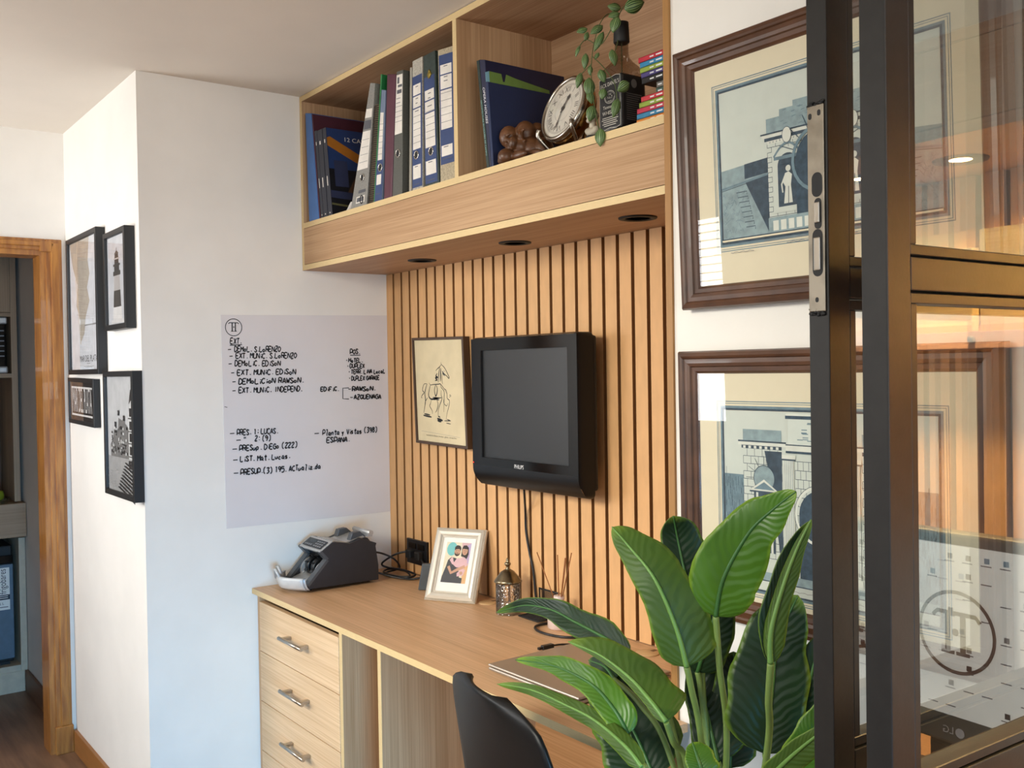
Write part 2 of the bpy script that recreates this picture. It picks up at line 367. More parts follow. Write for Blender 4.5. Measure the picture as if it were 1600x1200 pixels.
def downlight(x, y, z, label, lit=False):
    d = thing('recessed_downlight', label, 'downlight', (x, y, z), group='recessed downlights under the shelf' if not lit else 'lit downlights of the neighbouring workstation')
    b = B().lathe([(.031 if not lit else .019, -.0009), (.034, -.004), (.046, -.003), (.047, 0.0), (.033, .0002)], (x, y, z), 40, caps=False); obj('trim_ring', b, blackm, d)
    b = B().lathe([(.0315 if not lit else .0192, -.0012), (.015, -.0012), (.001, -.0012)], (x, y, z), 32)
    obj('lamp', b, mat('warm_lamp', '#fff1d0', 0.3, emit=('#ffd9a0', 40)) if lit else mat('unlit_lamp', '#3c3530', 0.25), d)
    if lit:
        l = bpy.data.lights.new('lamp_beam', 'SPOT'); l.energy = 85; l.spot_size = 2.2; l.spot_blend = .6; l.color = (1, .68, .30); l.shadow_soft_size = .03
        o = bpy.data.objects.new('lamp_beam', l); o.parent = d; o.location = (0, 0, -.012); COL.objects.link(o)
downlight(0.480, -0.162, SZ0, 'unlit round black downlight under the shelf, at the end near the white wall')
downlight(0.986, -0.164, SZ0, 'unlit round black downlight under the shelf, between the other two')
downlight(1.503, -0.183, SZ0, 'unlit round black downlight under the shelf, at the end near the framed etchings')

# slatted panel
PIT, SW = 0.05755, 0.0450
def slat(b, x):
    """one slat: smooth face, sides in a darker tone for shade"""
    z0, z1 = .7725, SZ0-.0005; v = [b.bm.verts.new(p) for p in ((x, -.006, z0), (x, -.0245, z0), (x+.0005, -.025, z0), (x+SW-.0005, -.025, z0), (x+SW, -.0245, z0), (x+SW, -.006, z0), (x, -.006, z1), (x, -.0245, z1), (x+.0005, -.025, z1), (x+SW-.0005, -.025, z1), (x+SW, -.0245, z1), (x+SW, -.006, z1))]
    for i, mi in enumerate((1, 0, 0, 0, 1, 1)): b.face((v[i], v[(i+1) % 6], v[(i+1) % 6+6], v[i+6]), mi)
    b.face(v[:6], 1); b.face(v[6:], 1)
t = thing('slatted_panel', 'tan vertical slat panel on the wall between oak shelf and desk', 'wall panel', (0.885, 0, .772))
b = B()
for i in range(31):
    x = i*PIT
    if x+SW < 1.7695: slat(b, x)
obj('slats', b, [mdf, mdfshade], t); obj('backing', B().box(0.001, -.006, .7725, 1.769, -.0005, SZ0-.0005), mdfdark, t)

# ------------------------------------------------------------------ desk
DF, DT = -0.569, 0.77
t = thing('desk', 'long light oak built-in desk with a slab top below the slatted wall', 'desk', (0.885, -0.28, 0))
b = B().box(0.0015, DF+.0012, DT-.018, 1.768, -.001, DT, 0).box(1.768, DF+.0012, DT-.018, 1.815, -.364, DT, 0).box(0.0015, DF, DT-.018, 1.815, DF+.0012, DT, 1); obj('worktop', b, [oak('desk_oak', '#d9b18a', '#bf9870', 'x', .42), band], t)
b = B().box(0.842, -.548, 0, .860, -.002, DT-.018, 0).box(.842, -.5492, 0, .860, -.548, DT-.018, 1); obj('support_panel', b, [oakz, band], t)
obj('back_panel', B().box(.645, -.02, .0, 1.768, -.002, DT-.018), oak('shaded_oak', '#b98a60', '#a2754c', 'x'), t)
c = thing('drawer_unit', 'light oak drawer unit with steel bar handles under the desk end by the white wall', 'drawers', (.33, -.28, 0))
b = B().box(.003, -.550, 0, .019, -.002, DT-.019).box(.019, -.53, DT-.036, .612, -.002, DT-.019, 1).box(.019, -.53, .05, .612, -.002, .068); obj('carcass', b, [oakz, band], c)
b = B().box(.612, -.548, 0, .630, -.002, DT-.019, 0).box(.612, -.5492, 0, .630, -.548, DT-.019, 1); obj('side_panel', b, [oakz, band], c)
zs = [at(406, y, 'y', -.552).z for y in (940.5, 1017.5, 1094.5, 1172)]
d0 = zs[0]-zs[1]
for k in range(4):
    z1 = zs[0]-k*d0; z0 = z1-d0+.003
    d = obj('drawer', B().box(.0195, -.5505, z0, .6095, -.532, z1, bev=.0006, seg=1), oak('pale_oak_drawer', '#e2c49e', '#cba981', 'x'), c)
    h = B(); hx, hz = .335, (z0+z1)/2+.012
    h.tube([(hx-.085, -.582, hz), (hx+.085, -.582, hz)], .0062, 14)
    for s in (-.064, .064): h.box(hx+s-.007, -.584, hz-.0055, hx+s+.007, -.5505, hz+.0055, bev=.002)
    obj('handle', h, steel, d)

# ------------------------------------------------------------------ film sheet with notes on the left wall
sheetm = mat('whiteboard_film', '#e2dddd', 0.22, var=0.02, scale=5)
f = tag(empty('note_sheet', (0.001, -.34, .98)), 'translucent white film sheet covered in handwritten black marker notes on the white wall', 'note sheet')
a = Art((0.0012, 0, 0), (0, 1, 0), (0, 0, 1))
q = [a.px(345, 492), a.px(604.5, 493), a.px(609.5, 799), a.px(354, 826)]
b = B().hexa([(0.0002, u, v) for u, v in q], [(0.0014, u, v) for u, v in q]); obj('film', b, sheetm, f)
a.O = Vector((0.0014, 0, 0)); pen = .0046; R = random.Random(3)
c0 = a.px(365, 511.5); a.circ(c0, .0285, 0, .0026, 40)
for pts, wd in (([(-.018, .012), (-.014, .0155), (.014, .0155), (.018, .012)], .0028), ([(-.005, .015), (-.005, -.013)], .004), ([(.006, .015), (.006, -.013)], .004), ([(-.010, -.013), (0, -.013)], .0022), ([(.001, -.013), (.011, -.013)], .0022)):
    a.line([(c0[0]+x, c0[1]+y) for x, y in pts], wd, 0)
a.circ((c0[0]+.0005, c0[1]+.001), .0022, 0)
def note(x, y, s, h=8.0, x1=None, dash=False, slope=0.0):
    u = a.px(x, y); sz = h*.0022
    if x1: 
        n = sum(3.6 if ch in '.:i' else 3.4 if ch == ' ' else 5.2 for ch in s)*sz/6; tgt = a.px(x1, y)[0]-u[0]; k = tgt/n
        sx0 = a.U; a.U = a.U*k; o = a.O; a.O = a.O+sx0*(u[0]-u[0]*k); hand(a, s, (u[0], u[1]), sz, 0, pen, slope, R); a.U = sx0; a.O = o
    else: hand(a, s, u, sz, 0, pen, slope, R)
note(360, 537, 'EXT.', 8.5, 378); a.line([a.px(359, 539.5), a.px(378, 538.5)], .003, 0)
for x, y, s, x1 in ((366, 549.5, 'DEMoL. S.LoRENZO', 439), (368.5, 560, 'EXT. MUNiC. S.LoRENZO', 464), (367, 572, 'DEMoLiC. EDiSoN', 439), (371, 586, 'EXT. MUNiC. EDiSoN', 463), (373, 600, 'DEMoLiCioN RAWSoN.', 475), (373, 614, 'EXT. MUNiC. INDEPEND.', 473)):
    note(x, y, s, 8, x1); a.line([a.px(x-10, y-3.2), a.px(x-5, y-3.6)], .0032, 0)
note(547, 553, 'POS.', 7.5, 563); a.line([a.px(547, 555), a.px(563, 555)], .003, 0)
for x, y, s, x1 in ((544.5, 566, 'HoTEL.', 567), (546.5, 575, 'DUPLEX', 570), (548.5, 584, 'TERR. LiNA LocaL', 602), (549, 594, 'DUPLEX GARAGE', 593)):
    note(x, y, s, 6.5, x1); a.circ(a.px(x-3, y-3), .0022, 0, n=8)
note(501, 611.5, 'EDiFiC.', 6.5, 530); a.line([a.px(545, 606), a.px(535.5, 606.5), a.px(535.5, 623), a.px(545, 623.5)], .003, 0)
for x, y, s, x1 in ((550, 611, 'RAWSoN.', 587), (553, 624, 'AZQUENAGA', 596)): note(x, y, s, 7, x1); a.line([a.px(x-6, y-3), a.px(x-2, y-3)], .003, 0)
for x, y, s, x1 in ((370, 680, 'PRES. 1: LUCAS.', 435), (380, 690.5, '"    2: (9)', 424), (374, 704.5, 'PRESup. DiEGo (222)', 465), (375, 721.5, 'LiST. Mat. Lucas.', 454), (376, 742, 'PRESUP.(3) 195. ACTualiz.da', 502), (504, 680, 'Planta y Vistas (398)', 590), (510.5, 692, 'ESPANA.', 547)):
    note(x, y, s, 8, x1); 
    if s[0] != 'E': a.line([a.px(x-(11 if x < 500 else 13), y-2.5), a.px(x-(4 if x < 500 else 6), y-3)], .0032, 0)
a.line([a.px(350.5, 635.5), a.px(355, 636.5)], .002, 0)
obj('lettering', a, ink, f)
# ------------------------------------------------------------------ things on the overhead shelf
FL = 2.0255
def spine_quad(px, Y):
    """four photo corners TL TR BR BL on the plane y = Y, bottoms carried down to the shelf floor"""
    TL, TR, BR, BL = [at(x, y, 'y', Y) for x, y in px]
    BL = TL+(BL-TL)*((FL-TL.z)/(BL.z-TL.z)); BR = TR+(BR-TR)*((FL-TR.z)/(BR.z-TR.z))
    return [TL, TR, BR, BL]
def back(q, d): return [p+Vector((0, d, 0)) for p in q]
def inset(q, u0, v0, u1, v1, y=-.0006):
    """sub-rectangle of a spine quad, u from the left edge, v from the top"""
    f = lambda u, v: (q[0]*(1-u)+q[1]*u)*(1-v)+(q[3]*(1-u)+q[2]*u)*v+Vector((0, y, 0))
    return [f(u0, v0), f(u1, v0), f(u1, v1), f(u0, v1)]
cardblue = mat('binder_blue', '#2b406f', 0.5); marble = mat('grey_marbled_card', '#b9b2a4', 0.6, scale=260, var=.18); labelw = mat('label_paper', '#e4ddd3', 0.7)
def binder(px, Y, m, label, labels=(), hole=None, depth=.285, name='lever_arch_binder', cat='binder', group='binders and folders on the shelf', blue=None, lines=(), bev=.0015, emblem=False):
    q = spine_quad(px, Y); t = thing(name, label, cat, tuple(q[3]+Vector((0, .01, 0))), group=group)
    obj('cover', B().hexa(q, back(q, depth), 0, bev), m, t)
    if blue or labels or lines:
        b = B(); lay = -.0006
        def patch(r, mi):
            nonlocal lay
            r = inset(q, *r, lay); b.face([b.bm.verts.new(p) for p in r], mi); lay -= .0001
        for r in blue or (): patch(r, 0)
        for r in labels: patch(r, 1)
        for r in lines: patch(r, 2)
        obj('spine_label', b, [cardblue, labelw, mat('label_grey_ink', '#5a5a60', .7)], t)
    if hole:
        c = inset(q, hole[0], hole[1], hole[0], hole[1], -.0012)[0]; w_ = (q[1]-q[0]).length
        b = B().lathe([(.0125, .0004), (.0125, -.0012), (.0105, -.0016), (.0098, -.0004)], c, 28, axis='y', caps=False); obj('finger_ring', b, chrome, t)
        obj('finger_hole', B().lathe([(.0098, -.0006), (.001, -.0004)], c, 24, axis='y'), blackm, t)
    if emblem:
        c = inset(q, .5, .16, .5, .16, -.0012)[0]; b = B().lathe([(.012, 0), (.002, -.0004)], c, 6, axis='y'); b.lathe([(.006, -.0005), (.001, -.0007)], c+Vector((0, 0, .009)), 5, axis='y'); obj('emblem', b, mat('emblem_gold', '#a08a3a', .4, .5), t)
    return t, q
def rows(v0, v1, n, u0=.16, u1=.84): return [(u0, v0+(v1-v0)*k/n, u1, v0+(v1-v0)*k/n+.003) for k in range(n)]
std = [(.1, .19, .84, .27), (.1, .28, .84, .365), (.1, .375, .84, .68), (.1, .80, .84, .905)]
stdl = [(.36, .205, .6, .211), (.36, .295, .6, .301), (.36, .33, .56, .336), (.3, .39, .66, .396)]+rows(.43, .68, 5)+[(.3, .81, .6, .816), (.2, .945, .75, .950)]
binder([(476.9, 176.5), (486.0, 177), (498.3, 341), (483.0, 346)], -.3595, mat('folder_blue', '#3f6aa6', .5), 'plain mid blue folder at the left end of the shelf', depth=.26, name='folder', cat='folder')
binder([(486.6, 178), (488.0, 178.3), (500.2, 340), (499.0, 341)], -.3585, mat('maroon_card', '#4a2030', .5), 'maroon folder behind the thin dark architecture books', depth=.27, name='folder', cat='folder')
darkbook = mat('dark_cover', '#1d2130', .35)
for k, (px, lb) in enumerate([([(490.9, 205.1), (494.9, 203.5), (505.6, 339), (501.6, 340.5)], 'thin dark magazine-style book next to the blue folder'), ([(495.2, 204.5), (503.0, 200.9), (512.1, 337.4), (505.9, 339)], 'thin dark book in the middle of the three matching ones'), ([(503.6, 200.9), (508.8, 198.8), (519.4, 335), (512.9, 337)], 'thin dark book whose blue cover shows a house and the title 12 CASAS')]):
    q = spine_quad(px, -.3575); t = thing('book', lb, 'book', tuple(q[3]), group='three matching architecture books')
    obj('cover', B().hexa(q, back(q, .235), 0, .0008), darkbook, t)
    b = B()
    for r in ((.35, .13, .6, .17), (.35, .55, .55, .66), (.4, .96, .6, .975)):
        r = inset(q, *r, -.0006); b.face([b.bm.verts.new(p) for p in r], 0)
    obj('spine_lettering', b, labelw, t)
    if k == 2:
        V = (q[1]-q[2]).normalized(); a = Art(q[2], (0, 1, 0), V); H = (q[1]-q[2]).length
        a.lay = .0009; a.rect(.001, .001, .234, H-.001, 0); a.rect(.001, .16, .234, H-.001, 1)
        a.poly([(.001, H-.035), (.012, H-.03), (.234, H-.14), (.234, H-.158), (.10, H-.11), (.001, H-.062)], 2)
        a.poly([(.06, .075), (.234, .075), (.234, .16), (.11, .16)], 3); a.rect(.02, .10, .07, .19, 4); a.rect(.13, .085, .15, .12, 2); a.rect(.17, .09, .19, .15, 4); a.rect(.10, .083, .2, .088, 2)
        a.poly([(.001, .06), (.234, .05), (.234, .075), (.001, .085)], 4); a.poly([(.001, .035), (.234, .02), (.234, .026), (.001, .042)], 5); a.rect(.11, .10, .116, .118, 6)
        a.text('12 CASAS', (.115, H-.035), .021, 6, 'CENTER', .1); a.rect(.07, H-.052, .17, H-.0505, 4)
        obj('cover_print', a, [mat('cover_black', '#15161c', .3), mat('cover_blue', '#243a68', .3), mat('cover_amber', '#a8691f', .4), mat('cover_brown', '#4d3526', .4), mat('cover_slate', '#2c3350', .4), mat('cover_lawn', '#5d5a38', .4), mat('cover_white', '#e8e6e0', .4)], t)
greyb = mat('grey_binder', '#8d8a84', .5, scale=220, var=.12)
t, q = binder([(578.4, 129.4), (585.8, 129.8), (572.6, 322.6), (549.4, 318.2)], -.343, greyb, 'grey speckled lever-arch binder leaning left with yellowed spine label', depth=.27,
    labels=[(.06, .2, .9, .27), (.06, .375, .9, .68), (.3, .90, .85, .955)], lines=[(.1, .29, .9, .36)]+rows(.44, .68, 4)+[(.4, .85, .85, .875), (.36, .91, .8, .945)], hole=(.55, .75))
q2 = [q[3]+Vector((-.035, -.004, .0005)), q[3]+Vector((-.018, -.004, .006)), q[3]+Vector((0, -.004, .02)), q[3]+Vector((.012, -.004, .028))]
b = B(); b.grid([[p, p+Vector((.004, .03, .0))] for p in spline(q2, 5)], uv=False); obj('peeling_label', b, labelw, t, solid=.0005)
q = spine_quad([(580.6, 162), (588.2, 162), (578.4, 316), (570.8, 318)], -.354); t = thing('spiral_notebook', 'tall black spiral-bound notebook between grey and blue binders', 'notebook', tuple(q[3]))
q0 = [p+Vector((0, .012, 0)) for p in q]; obj('pages', B().hexa(q0, back(q0, .21), 0, .0006), mat('notebook_brown', '#5c4c38', .6), t)
b = B()
for k in range(46):
    v = .02+.96*k/45; l, r_ = q0[0]*(1-v)+q0[3]*v, q0[1]*(1-v)+q0[2]*v; c = (l+r_)/2; rx = (r_-l).length/2+.0005
    b.tube([c+Vector((rx*math.cos(a), .005-.012*math.sin(a), .0)) for a in [math.pi*(-.15+1.3*j/9) for j in range(10)]], .0011, 5)
for dz in (.004, .010): b.tube([q[3]+Vector((.002+.012*math.cos(a)*.8, -.014, FL-q[3].z+.015+dz*.3+.012*math.sin(a))) for a in [2*math.pi*j/16 for j in range(16)]], .0011, 5, closed=True)
obj('spiral_wire', b, mat('black_wire', '#1a1a1a', .3, .6), t)
binder([(594.9, 116), (596.6, 115.8), (585.3, 310), (583.8, 310)], -.345, mat('green_card', '#1f7a3f', .5), 'bright green folder showing behind the leaning blue binder', depth=.25, name='folder', cat='folder')
binder([(596.0, 140), (602.4, 140.7), (597.0, 308), (585.6, 307)], -.346, mat('blue_grey_card', '#6e7c93', .5), 'narrow blue binder with white spine label leaning on the maroon one', depth=.26, blue=[(.02, .62, .98, 1)], labels=[(.15, .2, .8, .62), (.15, .75, .8, .84)], lines=rows(.3, .62, 6)+[(.2, .92, .8, .925)], hole=(.62, .69))
binder([(604.4, 115.3), (618.3, 115.3), (611.8, 308), (599.4, 309)], -.346, mat('maroon_binder_card', '#57293a', .42), 'plain maroon folder standing beside the dark grey binder', depth=.27, name='folder', cat='folder', bev=.004)
binder([(619.6, 112), (629.8, 108.8), (628.3, 302.8), (613.2, 303)], -.346, mat('dark_grey_card', '#55554f', .55, scale=200, var=.1), 'dark grey lever-arch binder with a tall handwritten label', labels=[(.06, .03, .95, .50)], lines=[(.2, .05, .5, .10), (.3, .11, .9, .13), (.2, .15, .85, .18), (.15, .215, .7, .22), (.15, .25, .7, .255)]+rows(.28, .44, 4, .06, .95), hole=(.52, .655))
binder([(640.6, 105.5), (643.6, 105.0), (643.0, 296), (639.2, 297)], -.338, mat('pale_grey_card', '#a09a8c', .6), 'thin pale grey folder between the dark grey and blue binders', name='folder', cat='folder', bev=.0006)
binder([(644.3, 95.8), (659.8, 87.8), (660.5, 293), (644.3, 296.7)], -.342, marble, 'blue-fronted marbled binder beside the thin pale grey folder', blue=[(.02, .125, .98, .97)], labels=std, lines=stdl, hole=(.42, .725))
binder([(661.3, 87.8), (679.3, 78.4), (686.4, 289.8), (664.3, 292)], -.342, mat('dark_green_card', '#2f3d38', .5, scale=160, var=.2), 'dark green binder with a small gold crest above its blue label', blue=[(.04, .17, .9, .97)], labels=[(.1, .27, .84, .345), (.1, .355, .84, .435), (.1, .445, .84, .70), (.1, .80, .84, .905)], lines=stdl[1:], hole=(.5, .735), emblem=True)
binder([(684.0, 78.4), (709.4, 70.6), (712.2, 279), (688.2, 284.4)], -.340, mat('beige_marbled_card', '#b8a98c', .6, scale=240, var=.18), 'wide beige marbled binder with blue spine label against the divider', blue=[(.06, .045, .96, .86)], labels=[(.14, .12, .84, .19), (.14, .2, .84, .30), (.14, .31, .84, .60), (.14, .72, .84, .80)], lines=[(.36, .13, .6, .136), (.36, .21, .6, .216), (.36, .24, .6, .246)]+rows(.33, .60, 5)+[(.3, .73, .6, .736), (.2, .82, .8, .825)])
# right bay: three big books
def shelf_book(px, Y, m, label, depth, pr=None, name='book', bev=.0015):
    q = spine_quad(px, Y); t = thing(name, label, 'book', tuple(q[3]), group='large architecture books by the divider'); obj('cover', B().hexa(q, back(q, depth), 0, bev), m, t); return t, q
def spine_text(t, q, body, size, m, v=.5, u=.5):
    V = (q[0]-q[3]).normalized(); U = (q[1]-q[0]).normalized(); c = inset(q, u, v, u, v, -.0008)[0]
    a = Art(c, -V, U); a.lay = .0002; a.text(body, (0, 0), size, 0); obj('spine_lettering', a, m, t)
t, q = shelf_book([(744.2, 95), (748.2, 93.5), (764.4, 261.7), (760.2, 261.7)], -.343, mat('bottle_green_cloth', '#20302c', .5), 'tall dark green book leaning on the divider', .25)
spine_text(t, q, 'ARCHITECTURE IN HOUSES OF CAMPO', .0085, mat('pale_teal_ink', '#8fb8b0', .6), .62)
t, q = shelf_book([(748.6, 93), (757.6, 93.3), (767.2, 260), (764.8, 261.2)], -.343, mat('navy_cloth', '#1c2040', .4), 'tall navy book with white spine lettering beside the dark green one', .27)
spine_text(t, q, 'OPERA HOUSES', .014, mat('white_ink', '#e8e8ea', .6), .42, .5)
t, q = shelf_book([(758.6, 127.5), (762.4, 127.5), (771.2, 259.2), (767.6, 260.8)], -.345, mat('deep_blue_cloth', '#1b2a50', .6, scale=300), 'shorter deep blue cloth book in front of the navy one', .215)
q = spine_quad([(757.9, 110), (758.5, 110), (767.5, 260), (767.2, 260.5)], -.344); V = (q[0]-q[3]).normalized(); hh = (q[0]-q[3]).length
def jp(y, d): return q[3]+V*(hh-d)+Vector((0.0003, y, 0))
ks = [(.0, .005), (.012, 0), (.052, .001), (.056, .022), (.062, .021), (.068, .0), (.10, .006), (.214, .02), (.214, .10), (0, .10)]
b = B().prism([jp(y, d) for y, d in ks[1:]], (.0005, 0, 0), 0); b.prism([jp(0, .005), jp(.012, 0), jp(.012, .1), jp(0, .1)], (.0006, 0, 0), 1)
o = obj('book_jacket', b, [mat('moss_green_paper', '#6f8f45', .6), mat('pale_cyan_paper', '#86b8cc', .6)]); tag(o, 'torn green dust jacket sticking up behind the shorter blue book', 'dust jacket')

# carved wooden figurine: two crouching figures
wood = mat('carved_brown_wood', '#6a4428', .38, scale=14, stretch=(1, 1, 4), col2='#4a2c18')
b = B(); F = lambda x, y, Y: at(x, y, 'y', Y-.05*min(1, max(0, (836-x)/54)))
for (x, y, Y, r) in ((793, 215, -.27, (.026, .026, .029)), (789, 246, -.30, (.020, .024, .022)), (806, 232, -.275, (.036, .030, .030)), (803, 250, -.28, (.040, .03, .022)), (818, 209, -.262, (.029, .027, .032)), (826, 236, -.265, (.036, .032, .036)), (836, 214, -.245, (.028, .028, .036)), (845, 236, -.255, (.032, .03, .034)), (818, 250, -.275, (.04, .03, .02)), (799, 224, -.295, (.011, .012, .017)), (789, 219, -.298, (.006, .007, .009)), (811, 213, -.288, (.007, .009, .013)), (812, 205, -.284, (.015, .006, .005)), (790, 212, -.295, (.014, .006, .004)), (815, 221, -.286, (.010, .006, .004)), (808, 243, -.305, (.034, .012, .012)), (832, 241, -.297, (.03, .012, .012)), (782, 252, -.30, (.012, .012, .010))):
    b.ball(F(x, y, Y)+Vector((.007, 0, 0)), r, 0, 3)
for v in b.bm.verts: v.co.z = max(FL, v.co.z)
o = obj('figurine', b, wood); md = o.modifiers.new('carve', 'REMESH'); md.mode = 'VOXEL'; md.voxel_size = .0022; md.use_smooth_shade = True; md2 = o.modifiers.new('soften', 'SMOOTH'); md2.iterations = 3
tag(o, 'dark brown carved wooden figurine of crouching figures beside the clock', 'figurine')

# round desk clock tilted back on its cradle
cc = Vector((1.327, -.262, 2.149)); tilt = math.radians(17.6); rot = Euler((-tilt, 0, math.radians(-3)))
t = thing('clock', 'round silver and brass clock with Roman numerals tilted back in a metal cradle', 'clock', tuple(cc), tuple(rot))
brass = mat('aged_brass', '#a07c48', .22, 1.0, scale=20); sil = mat('worn_silver', '#b8b0a4', .25, 1.0, scale=20)
R_ = .079
obj('case', B().lathe([(R_*.70, .052), (R_*.92, .046), (R_*1.07, .030), (R_*1.09, .012), (R_*1.05, .002), (R_*.98, .0)], n=56, axis='y', caps=False).lathe([(R_*.70, .052), (.002, .053)], n=56, axis='y', caps=False), brass, t, local=True)
obj('bezel', B().lathe([(R_*1.07, .010), (R_*1.10, .004), (R_*1.08, -.004), (R_*1.02, -.007), (R_*.97, -.005), (R_*.945, -.001), (R_*.955, .001)], n=64, axis='y', caps=False), sil, t, local=True)
a = Art((0, -.0005, 0), (1, 0, 0), (0, 0, 1)); a.circ((0, 0), R_*.955, 0, n=56); a.circ((0, 0), R_*.80, 1, .0006, 56); a.circ((0, 0), R_*.84, 1, .0006, 56); a.circ((0, 0), R_*.42, 1, .0005, 40)
rom = ['XII', 'I', 'II', 'III', 'IIII', 'V', 'VI', 'VII', 'VIII', 'IX', 'X', 'XI']
for k in range(12):
    an = math.pi/2-k*math.pi/6; rr = R_*.66; a.text(rom[k], (rr*math.cos(an), rr*math.sin(an)), .021, 1, rot=an-math.pi/2, width={1: None}.get(len(rom[k]), None))
for k in range(60): an = k*math.pi/30; a.line([(R_*.80*math.cos(an), R_*.80*math.sin(an)), (R_*.84*math.cos(an), R_*.84*math.sin(an))], .0005, 1, False)
obj('dial', a, [mat('ivory_dial', '#d6cfc2', .5), mat('dial_ink', '#4a4540', .5)], t, local=True)
# hands read about 12:32 as the photograph shows (dial turned slightly in its cradle)
for nm, an, L_, wd in (('hour_hand', 62, .040, .005), ('minute_hand', -103, .058, .003)):
    an = math.radians(an); a = Art((0, -.0032, 0), (1, 0, 0), (0, 0, 1)); c_, s_ = math.cos(an), math.sin(an)
    f_ = lambda l, w_: (l*c_-w_*s_, l*s_+w_*c_)
    a.poly([f_(-.012, .001), f_(-.012, -.001), f_(L_*.55, -wd*.35), f_(L_*.72, -wd), f_(L_, 0), f_(L_*.72, wd), f_(L_*.55, wd*.35)], 0); a.circ((0, 0), .006, 0); obj(nm, a, mat('blued_steel', '#3c3a3a', .4), t, local=True, solid=.0006)
obj('dial_glass', B().lathe([(R_*.955, -.0042), (R_*.6, -.0055), (.001, -.006)], n=40, axis='y', caps=False), glass, t, local=True)
b = B(); Mi = WM[t].inverted()
for sx in (-1, 1):
    pts = [Mi @ Vector(p) for p in spline([(cc.x+sx*.064, cc.y-.030, cc.z-.044), (cc.x+sx*.066, cc.y-.030, cc.z-.062), (cc.x+sx*.052, cc.y-.004, cc.z-.094), (cc.x+sx*.03, cc.y+.0, FL+.014), (cc.x, cc.y+.01, FL+.012)], 6)]; b.tube(pts, .0052, 10)
pts = [Mi @ Vector(p) for p in spline([(cc.x, cc.y+.01, FL+.012), (cc.x, cc.y+.05, FL+.02), (cc.x, cc.y+.075, cc.z-.03)], 6)]; b.tube(pts, .0052, 10)
b.lathe([(.02, 0), (.022, .004), (.012, .012), (.004, .016)], Mi @ Vector((cc.x, cc.y+.01, FL+.008)), 20)
obj('cradle', b, sil, t, local=True)

# small bust behind the bottle
c = at(926, 190, 'y', -.255); c.z = FL; t = thing('bust', 'small pale bust on a black base half hidden behind the square bottle', 'bust', tuple(c))
obj('plinth', B().lathe([(.020, 0), (.020, .004), (.015, .010), (.013, .026), (.017, .032), (.017, .036)], c, 24), blackm, t)
b = B(); z0 = c+Vector((0, 0, .036))
for d, r in (((0, 0, .010), (.020, .014, .011)), ((0, 0, .026), (.009, .009, .014)), ((0, -.002, .046), (.012, .014, .017)), ((0, .003, .05), (.0135, .014, .014)), ((0, -.016, .045), (.003, .004, .005)), ((0, -.012, .036), (.008, .006, .006)), ((.014, 0, .014), (.010, .011, .009)), ((-.014, 0, .014), (.010, .011, .009))): b.ball(z0+Vector(d), r, 0, 2)
o = obj('figure', b, mat('pale_stone', '#c9bda8', .6), t); md = o.modifiers.new('blend', 'REMESH'); md.mode = 'VOXEL'; md.voxel_size = .0016; md.use_smooth_shade = True

# square whiskey bottle holding a trailing plant
bc = Vector((1.5655, -.287, FL)); hw = .0375
t = thing('bottle', 'square black-labelled whiskey bottle used as a vase for a trailing plant', 'bottle', tuple(bc))
def rring(h, r, e, n=40):
    out = []
    for k in range(n):
        a = 2*math.pi*k/n+math.pi/n; cs, sn = math.cos(a), math.sin(a); f_ = r/((abs(cs)**e+abs(sn)**e)**(1/e)); out.append(bc+Vector((f_*cs, f_*sn, h)))
    return out
b = B(); rs = [rring(*v) for v in ((0, hw*.9, 7), (.004, hw, 9), (.122, hw, 9), (.140, hw, 9), (.150, hw*.97, 7), (.160, hw*.86, 4.5), (.170, hw*.64, 3), (.180, hw*.47, 2.3), (.192, hw*.42, 2), (.232, hw*.41, 2), (.252, hw*.38, 2), (.262, hw*.36, 2))]
b.grid([r+[r[0]] for r in rs], uv=False); bmesh.ops.remove_doubles(b.bm, verts=b.bm.verts, dist=1e-6)
obj('glass_body', b, pane_mat('smoky_glass', (.62, .56, .50), 1.45), t)
obj('neck_seal', B().lathe([(.0168, .215), (.0185, .218), (.0175, .245), (.0165, .262), (.0145, .262)], bc, 28), blackm, t)
b = B().box(bc.x-hw-.0006, bc.y-hw-.0007, FL+.014, bc.x+hw+.0007, bc.y+hw+.0006, FL+.136, bev=.006); obj('label', b, mat('bottle_label_black', '#111012', .4), t)
a = Art((bc.x, bc.y-hw-.0008, FL), (1, 0, 0), (0, 0, 1)); 
for x in (-.034, .034): a.line([(x, .02), (x, .130)], .0008, 0)
for v in (.131, .019): a.line([(-.034, v), (-.02, v+.003*(1 if v > .1 else -1)), (0, v), (.02, v+.003*(1 if v > .1 else -1)), (.034, v)], .001, 0)
a.text("JACK DANIEL'S", (0, .117), .0125, 0, width=.062, rot=.05); a.circ((0, .088), .017, 0, .0009, ry=.014); a.circ((0, .088), .0145, 0, .0005, ry=.0115); a.text('Old', (0, .094), .006, 0); a.text('No.7', (0, .087), .0085, 0); a.text('BRAND', (0, .079), .0035, 0)
a.text('Tennessee', (0, .066), .0105, 0); a.text('WHISKEY', (0, .053), .012, 0, width=.05)
for k, wd in enumerate((.05, .055, .044, .05, .04)): a.rect(-wd/2, .042-k*.0045, wd/2, .0435-k*.0045, 0)
obj('label_lettering', a, mat('label_cream', '#c9c4b8', .5), t)
a = Art((bc.x+hw+.0008, bc.y, FL), (0, 1, 0), (0, 0, 1)); a.circ((0, .115), .009, 0, ry=.010)
for k in range(13): a.rect(-.024, .090-k*.0048, .024-(k % 4)*.004, .0915-k*.0048, 0)
a.line([(-.035, .02), (-.035, .13)], .0008, 0); obj('side_lettering', a, mat('label_grey', '#6d6a66', .5), t)

